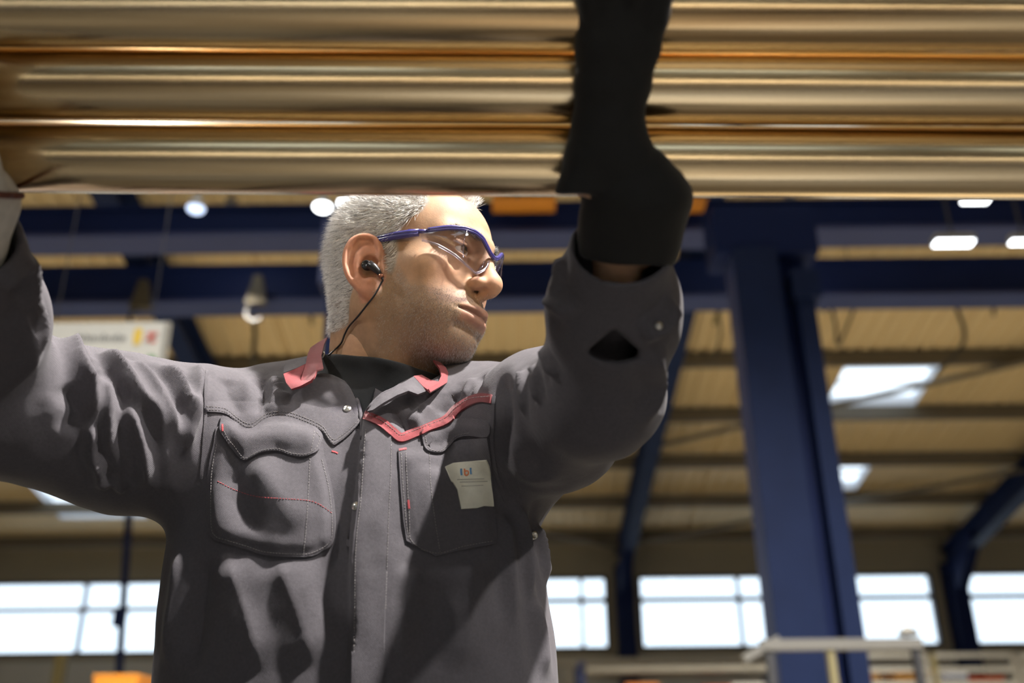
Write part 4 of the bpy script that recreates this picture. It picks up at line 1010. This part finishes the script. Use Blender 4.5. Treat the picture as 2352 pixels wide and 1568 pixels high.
# pockets
PK_R = [(505, 975), (490, 1018), (478, 1090), (477, 1203), (484, 1228), (494, 1240), (515, 1247), (566, 1262), (607, 1275), (669, 1280), (716, 1278), (745, 1263), (764, 1249), (771, 1198), (763, 1121), (746, 1049), (735, 1000), (700, 985), (600, 985)]
sewn('pocket', smooth_poly(PK_R, 3), .0022, M_CLOTH, .004, label='big chest pocket left of the front closing')
FL_R = [(509, 956), (503, 985), (516, 1008), (530, 1028), (551, 1052), (566, 1059), (580, 1052), (602, 1041), (638, 1037), (669, 1047), (700, 1050), (728, 1038), (736, 1022), (742, 1006), (731, 988), (710, 977), (669, 962), (633, 959), (607, 967), (583, 985), (566, 986), (545, 973)]
sewn('pocket_flap', smooth_poly(FL_R, 3), .0030, M_CLOTH, .0035, label='pocket flap with a wavy edge')
PK_L = [(914, 1034), (936, 1030), (966, 1026), (1010, 1030), (1060, 1010), (1122, 1004), (1130, 1060), (1135, 1162), (1141, 1248), (1066, 1262), (999, 1278), (965, 1260), (933, 1243), (926, 1198), (919, 1121)]
sewn('pocket', resample(PK_L, 12), .0022, M_CLOTH, .003, label='chest pocket right of the front closing, carrying the badge')
FL_L = [(968, 990), (969, 1008), (974, 1028), (986, 1039), (1015, 1041), (1031, 1028), (1051, 1008), (1082, 1000), (1124, 1002), (1124, 968), (1060, 962), (1010, 975)]
sewn('pocket_flap', smooth_poly(FL_L, 3), .0028, M_CLOTH, .003, label='pocket flap below the red piping')
# placket strip
PLK = [(837, 962), (832, 1018), (824, 1147), (815, 1220), (811, 1300), (811, 1400), (809, 1500), (808, 1590), (806, 1960), (874, 1960), (880, 1590), (885, 1400), (893, 1200), (899, 1050), (897, 1000), (872, 980)]
sewn('front_placket', resample(PLK, 12), .0022, M_CLOTH, .0, label='front closing strip')
PIP = [(837, 953), (875, 971), (901, 992), (919, 1006), (942, 1000), (978, 984), (1025, 966), (1051, 940), (1082, 921), (1107, 914), (1130, 917)]
sewn('red_piping', ribbon_poly(PIP, 19), .0024, M_REDC, .0008, step=5, label='red trim on the chest')
# seam ridges of the sleeves
for nm, pth in (('sleeve_seam', [(475, 850), (470, 900), (472, 950), (468, 1020), (462, 1100)]), ('sleeve_seam', [(1135, 910), (1133, 960), (1131, 1010), (1140, 1080), (1160, 1150)])):
    sewn(nm, ribbon_poly(pth, 7), .0013, M_CLOTH, step=5)
# hems along the open neckline
def hem(name, path, r, m, lift=.001, parent=None, n=6, sub=5):
    q = []
    for x, y in catmull(path, sub):
        c, nn = cast(jB, x, y)
        if c is not None: q.append(c + nn * lift)
    return MB().tube(q, r, n).build(name, m, parent or jacket, True)
hem('neck_hem', [(741, 843), (758, 850), (773, 857), (792, 871), (807, 894), (819, 920), (825, 944), (831, 975), (833, 1008)], .0022, M_CLOTH)
hem('neck_hem', [(838, 958), (846, 942), (875, 910), (906, 894), (926, 882), (950, 870)], .0022, M_CLOTH)

# ---- pieces with a depth of their own (collar, lapel)
def draped(name, poly, m, th=.0022, step=6., label=None, bulge=0.):
    """poly: (px, py, Y); the sheet spans these depths"""
    poly = np.asarray(poly, float); v2, fs, bd = triangulate([p[:2] for p in poly], step); bd3 = resample(poly, step)
    d2 = ((v2[:, None, :] - bd3[None, :, :2]) ** 2).sum(2) + 1e-3; w = 1 / d2 ** 1.3; Y = (w * bd3[None, :, 2]).sum(1) / w.sum(1)
    Y = Y - bulge * sstep(-poly_sd(v2, bd3[:, :2]), 0, 25)
    v3 = np.array([P(x, y, Yy) for (x, y), Yy in zip(v2, Y)])
    f = np.array([t[:3] for t in fs]); nn = np.zeros_like(v3); c = np.cross(v3[f[:, 1]] - v3[f[:, 0]], v3[f[:, 2]] - v3[f[:, 0]]); c *= np.sign((c * (CAM - v3[f[:, 0]])).sum(1))[:, None]
    for i in range(3): np.add.at(nn, f[:, i], c)
    nn /= np.linalg.norm(nn, axis=1)[:, None] + 1e-12
    top = v3; v = [tuple(q) for q in v3] + [tuple(q) for q in v3 - nn * th]; n = len(v3); F = []; cnt = set()
    for t in fs:
        a, b, d = (v3[i] for i in t[:3]); t = tuple(t) if np.cross(b - a, d - a) @ (CAM - a) > 0 else tuple(t)[::-1]
        F.append(t); F.append(tuple(i + n for i in t[::-1]))
        for i in range(len(t)): cnt.add((t[i], t[(i + 1) % len(t)]))
    for a, b in list(cnt):
        if (b, a) not in cnt: F.append((b, a, a + n, b + n))
    me = pyd(name, v, F); o = obj(name, me, m, jacket, True, label=label); me.set_sharp_from_angle(angle=math.radians(50)); return o
# collar, left side of the photo: stand (lit), flap turned out, grey outer side behind
draped('collar', [(752, 774, 1.150), (730, 786, 1.125), (713, 798, 1.105), (707, 812, 1.090), (702, 836, 1.070), (692, 868, 1.050), (690, 884, 1.046), (712, 875, 1.040), (721, 866, 1.040), (727, 850, 1.045), (743, 846, 1.058), (738, 817, 1.085), (744, 790, 1.120)], M_REDC, label='red inner side of the collar at the back of the neck')
draped('collar', [(704, 834, 1.072), (680, 846, 1.062), (651, 858, 1.052), (657, 878, 1.045), (669, 893, 1.040), (690, 886, 1.038), (716, 872, 1.040), (694, 868, 1.056)], M_REDC, label='red turned-out collar tip', th=.003)
draped('collar', [(651, 856, 1.058), (652, 842, 1.085), (668, 830, 1.105), (698, 820, 1.110), (704, 834, 1.076), (680, 845, 1.066)], M_CLOTH, label='grey outer side of the collar')
# collar, right side of the photo: band that curls round under the chin
draped('collar', [(996, 826, 1.075), (1012, 832, 1.080), (1024, 843, 1.080), (1030, 856, 1.075), (1027, 878, 1.060), (1010, 888, 1.045), (989, 900, 1.030), (984, 892, 1.032), (1006, 879, 1.048), (1014, 862, 1.062), (1010, 846, 1.070)], M_REDC, label='red collar band under the chin')
draped('collar', [(950, 863, 1.048), (968, 860, 1.060), (990, 872, 1.066), (1008, 876, 1.058), (1000, 884, 1.046), (989, 899, 1.032), (972, 887, 1.036)], M_REDC, label='red inner side of the collar under the chin')
draped('collar', [(1030, 852, 1.082), (1043, 856, 1.082), (1055, 868, 1.080), (1048, 888, 1.066), (1034, 886, 1.062), (1026, 880, 1.064)], M_CLOTH, label='grey collar corner')
# lapel: folded edge of the left front that stands off the chest
draped('lapel', [(843, 944, 1.020), (858, 924, 1.022), (875, 906, 1.024), (906, 890, 1.030), (926, 878, 1.036), (950, 864, 1.046), (972, 888, 1.036), (978, 898, 1.034), (960, 905, 1.026), (946, 900, 1.022), (938, 897, 1.020), (912, 907, 1.014), (880, 925, 1.010), (856, 941, 1.010)], M_CLOTH, label='folded lapel edge', th=.003)

# ---- small hardware and print
def on_surface(px, py, lift=.0):
    c, n = cast_all(px, py); return c + n * lift, n
def snap(px, py, r, ring=False):
    c, n = on_surface(px, py); prof = [(r, -.001), (r, .0008), (r * .85, .0018), (r * .55, .0018), (r * .45, .0008 if ring else .0026), (r * .2, .0006 if ring else .003)]
    o = MB().lathe(c, n, prof, 20).build('eyelet' if ring else 'snap_button', M_SNAP, jacket, True); return o
snap(798, 939, .0048); snap(817, 1162, .0048); snap(1372, 632, .0045); snap(1513, 748, .0036); snap(1226, 1229, .0050, True)
BADGE = [(1022, 1072), (1040, 1064), (1062, 1061), (1090, 1058), (1118, 1056), (1124, 1070), (1127, 1085), (1130, 1125), (1133, 1163), (1112, 1162), (1095, 1167), (1059, 1169), (1054, 1145), (1050, 1125), (1040, 1108), (1036, 1105)]
M_BADGE = mat('badge_film', (.74, .71, .58), .35, var=.18, vscale=60, bump=.1, bscale=200)
sewn('badge', resample(BADGE, 8), .0016, M_BADGE, step=6, label='worn pale badge with small lettering')
lb, lo_ = mat('print_blue', (.10, .24, .42), .5), mat('print_orange', (.70, .20, .07), .5)
def strip(pts, w, m, name='print'): sewn(name, ribbon_poly(pts, w, 3), .0003, m, step=3, surf=False, skirt=.0004)
strip([(1059, 1076), (1059, 1083), (1060, 1091)], 4, lb); strip([(1081, 1074), (1081, 1081), (1082, 1089)], 4, lb)
strip([(1067, 1076), (1067, 1083), (1068, 1091)], 3.5, lo_); strip([(1068, 1082), (1074, 1081), (1076, 1086), (1073, 1091), (1068, 1091)], 3, lo_)
pg = mat('print_grey', (.40, .38, .31), .6)
for yy, x0, x1 in ((1101, 1050, 1112), (1107, 1056, 1120), (1116, 1060, 1110)): strip([(x0, yy), ((x0 + x1) / 2, yy - 1), (x1, yy - 2)], 1.6, pg)
def tack(pts, w=4): sewn('bar_tack', ribbon_poly(pts, w, 3), .0006, M_THREADR, step=3, surf=False)
tack([(511, 974), (511, 982), (512, 990)]); tack([(916, 1033), (926, 1031), (934, 1030)]); tack([(938, 1148), (939, 1158), (940, 1168)]); tack([(762, 1036), (770, 1038), (776, 1041)], 3)

# stitching: short raised dashes
def stitch(acc, path, dash=4.2, gap=2.6, r=.00028):
    p = resample(catmull(path, 5), 1.0, False); s = 0
    while s + dash < len(p):
        q = []
        for x, y in (p[int(s)][:2], p[int(s + dash)][:2]):
            c, n = cast_all(x, y)
            if c is not None: q.append(c + n * .0003)
        if len(q) == 2 and np.linalg.norm(q[0] - q[1]) < .008: acc.tube(q, r, 4)
        s += dash + gap
S = MB()
inset = lambda path, dx, dy: [(x + dx, y + dy) for x, y in path]
stitch(S, inset(YOKE_R, 0, -6)); stitch(S, inset(YOKE_R, 0, -13))
stitch(S, [(512, 984), (524, 1008), (538, 1024), (554, 1046), (566, 1052), (580, 1044), (602, 1034), (638, 1030), (669, 1040), (700, 1043), (724, 1031), (735, 1006), (726, 992)])
stitch(S, [(497, 1020), (486, 1090), (485, 1200), (494, 1230), (520, 1240), (566, 1254), (607, 1267), (669, 1272), (714, 1270), (757, 1245), (763, 1198), (755, 1121), (738, 1052)])
stitch(S, [(712, 1046), (709, 1120), (704, 1200), (697, 1275)]); stitch(S, [(722, 990), (719, 1010), (714, 1034)])
stitch(S, [(932, 1034), (936, 1121), (941, 1198), (946, 1243), (1000, 1270), (1066, 1254), (1135, 1241)]); stitch(S, [(921, 1040), (926, 1121), (933, 1198), (939, 1240)])
stitch(S, [(986, 1040), (990, 1120), (1000, 1200), (1012, 1275)]); stitch(S, [(976, 1000), (981, 1022), (990, 1033), (1013, 1035), (1028, 1022), (1048, 1001), (1082, 993)])
stitch(S, [(899, 1000), (897, 1100), (892, 1200), (886, 1400)]); stitch(S, [(840, 985), (836, 1040), (829, 1147), (820, 1220), (816, 1300), (815, 1400), (813, 1500)])
stitch(S, [(837, 948), (876, 965), (903, 986), (919, 999), (940, 993), (977, 977), (1022, 960), (1047, 935), (1080, 915), (1128, 910)], r=.0003)
S.build('stitching', M_THREAD, jacket, kind='stuff')
S2 = MB(); stitch(S2, [(500, 1105), (540, 1125), (590, 1140), (650, 1145), (720, 1152), (765, 1180)], r=.0003); S2.build('red_stitching', M_THREADR, jacket, kind='stuff')

# ------------------------------------------------------------------ safety glasses
def gl_pt(th, z, R=.0895, k=0.): t = math.radians(th); return np.array([R * .94 * math.sin(t), .0185 + R * math.cos(t), z])
TOPZ = lambda th: float(np.interp(abs(th), [0, 5, 10, 16, 24, 33, 45, 54, 64], [.0285, .0305, .0355, .0430, .0462, .0462, .0425, .0380, .0330]))
BOTZ = lambda th: float(np.interp(abs(th), [4, 6, 9, 14, 19, 27, 38, 52, 61, 64], [.024, .016, .0085, .002, -.0015, .003, .0115, .0190, .0215, .0220]))
M_LENS = glassmat('clear_lens', (.95, .94, .975), refl=.05, rough=.03); M_GFR = mat('blue_frame', (.045, .04, .19), .25, Coat_Weight=.5); M_RIM = glassmat('lens_rim', (.86, .85, .94), .22, rough=.2)
HC = h2w((0, .06, .03))
glasses = empty('safety_glasses', HC, 'clear wraparound safety glasses with blue frame worn by the man', 'glasses')
def hb(mb, name, m, par, smooth=True, **kw):
    mb.v = [tuple(h2w(v)) for v in mb.v]; return mb.build(name, m, par, smooth, **kw)
for s in (1, -1):
    ths = np.linspace(5, 64, 34); zs = np.linspace(0, 1, 13); mb = MB(); v = []; f = []
    for sh in (0, .0018):
        for t in ths:
            for k in zs: q = gl_pt(t, BOTZ(t) + (TOPZ(t) - BOTZ(t)) * k, .0895 + sh + .0035 * math.sin(math.pi * k)); v.append((q[0] * s, q[1], q[2]))
    n = len(ths) * len(zs); nz = len(zs)
    for i in range(len(ths) - 1):
        for j in range(nz - 1):
            a, b, c, d = i * nz + j, (i + 1) * nz + j, (i + 1) * nz + j + 1, i * nz + j + 1
            f.append((a, b, c, d)[::s]); f.append((a + n, d + n, c + n, b + n)[::s])
    for i in range(len(ths) - 1):
        for j in (0, nz - 1): a, b = i * nz + j, (i + 1) * nz + j; f.append((a, b, b + n, a + n))
    for j in range(nz - 1):
        for i in (0, len(ths) - 1): a, b = i * nz + j, i * nz + j + 1; f.append((a, b, b + n, a + n))
    mb.add(v, f); lens = hb(mb, 'lens', M_LENS, glasses)
    rim = MB(); rim.tube([gl_pt(t, BOTZ(t), .0902) * (s, 1, 1) for t in np.linspace(5, 63, 30)], .0017, 8); hb(rim, 'lens_rim', M_RIM, glasses)
    rim = MB(); rim.tube([gl_pt(31 + 2 * math.sin(k * 3.1), BOTZ(31) + (TOPZ(31) - BOTZ(31)) * k, .0925) * (s, 1, 1) for k in np.linspace(.1, .95, 8)], .0007, 6); hb(rim, 'lens_bevel', M_RIM, glasses)
    # temple: clear part, then blue arm to the ear and hooked behind it
    arm = MB(); pts = [(.0765, .0545, .0315), (.079, .040, .0300), (.080, .020, .0285), (.0795, .004, .0275), (.0775, -.012, .022), (.0745, -.026, .004)]
    rs = [.0030, .0034, .0034, .0030, .0026, .0020]
    for i in range(2):
        arm.tube([np.array(p) * (s, 1, 1) + (0, 0, (-.0016 if i else .0016)) for p in pts], rs, 8)
    hb(arm, 'temple', M_GFR, glasses)
    ex = MB(); ex.tube([gl_pt(60, .034, .0895) * (s, 1, 1), np.array((.0760, .058, .0325)) * (s, 1, 1), np.array((.079, .042, .0345)) * (s, 1, 1)], [.0024, .0026, .0016], 8); hb(ex, 'temple_hinge', M_GFR, glasses)
    pad = MB(); pad.tube([np.array((.0085, .1035, .020)) * (s, 1, 1), np.array((.0125, .1010, .008)) * (s, 1, 1), np.array((.0150, .0985, .001)) * (s, 1, 1)], [.0018, .0026, .0016], 8); hb(pad, 'nose_pad', M_RIM, glasses)
br = MB(); 
for dz, rr_ in ((0, .0022), (-.0022, .0019)): br.tube([gl_pt(t, TOPZ(t) + dz, .0912) for t in np.linspace(-60, 60, 60)], rr_, 8)
hb(br, 'brow_bar', M_GFR, glasses)

# ------------------------------------------------------------------ earphone with its cable
ec = lambda u, v, w: ear_c(u * 1.06, v * 1.06, w * 1.06)
M_BLK = mat('earphone_black', (.012, .012, .014), .35); M_COP = mat('earphone_copper', (.45, .20, .13), .3, 1.)
c0 = ec(-.006, .0, .010); ear_o = empty('earphone', h2w(c0), 'black in-ear earphone with a thin cable in the visible ear', 'earphone')
m = MB(); m.lathe(c0 - E_n * .006, E_n * .9 + E_u * -.2, [(.0035, 0), (.0048, .003), (.0056, .006), (.0056, .0105), (.0040, .0125), (.0036, .0115)], 20); hb(m, 'housing', M_BLK, ear_o)
m = MB(); m.tube([ec(-.004, -.001, .016), ec(.001, -.005, .0165), ec(.005, -.0095, .0160), ec(.0075, -.0135, .0155)], [.0050, .0046, .0036, .0024], 10); hb(m, 'stem', M_BLK, ear_o)
m = MB(); m.tube([ec(.0072, -.0130, .0155), ec(.0090, -.0165, .0150)], [.0028, .0030], 12); hb(m, 'collar_ring', M_COP, ear_o)
m = MB(); m.tube([ec(.0090, -.0165, .0150), ec(.0096, -.0200, .0145)], [.0016, .0010], 8); hb(m, 'strain_relief', M_BLK, ear_o)
s0 = h2w(ec(.0096, -.0200, .0145)); HB = bvh_of(np.vstack([h2w(hV), sV]), np.vstack([hF, sF + len(hV)]))
path = [(875, 650), (862, 675), (845, 700), (825, 726), (806, 748), (795, 768), (787, 788), (772, 804), (757, 818)]
q = [s0]
for x, y in path:
    c, n = cast(HB, x, y)
    q.append(c + n * .0022)
MB().tube(catmull(q, 6), .0011, 8).build('cable', M_BLK, ear_o, True)
m = MB(); cc, nn = cast(HB, 748, 819); a_ = np.cross(nn, [0, 0, 1]); a_ /= np.linalg.norm(a_); b_ = np.cross(nn, a_)
m.tube([cc + nn * .004 + (a_ * math.cos(t) + b_ * math.sin(t)) * .0042 for t in np.linspace(0, 6.1, 16)], .0010, 6); m.build('cable_clip', M_SNAP, ear_o, True)
# bound edge of the cream glove
g_ = glove_axis(-122, -1); c_, c0_ = g_(1397, 441, .6985), g_(1399, 290, .671); ax_ = (c_ - c0_) / np.linalg.norm(c_ - c0_)
u_ = np.cross(ax_, [0, 0, 1.]); u_ /= np.linalg.norm(u_); v_ = np.cross(ax_, u_); rimp = []
for t in np.linspace(0, 2 * math.pi, 41):
    dd = u_ * math.cos(t) + v_ * math.sin(t); rr_ = np.linspace(.005, .09, 120); val = gloveR(c_ + dd * rr_[:, None]); k = np.argmax(val > 0) if (val > 0).any() else 60
    rimp.append(c_ + dd * (rr_[k] + .0008))
MB().tube(rimp, .0028, 8).build('glove_binding', mat('brown_binding', (.12, .035, .02), .8), grr, True)
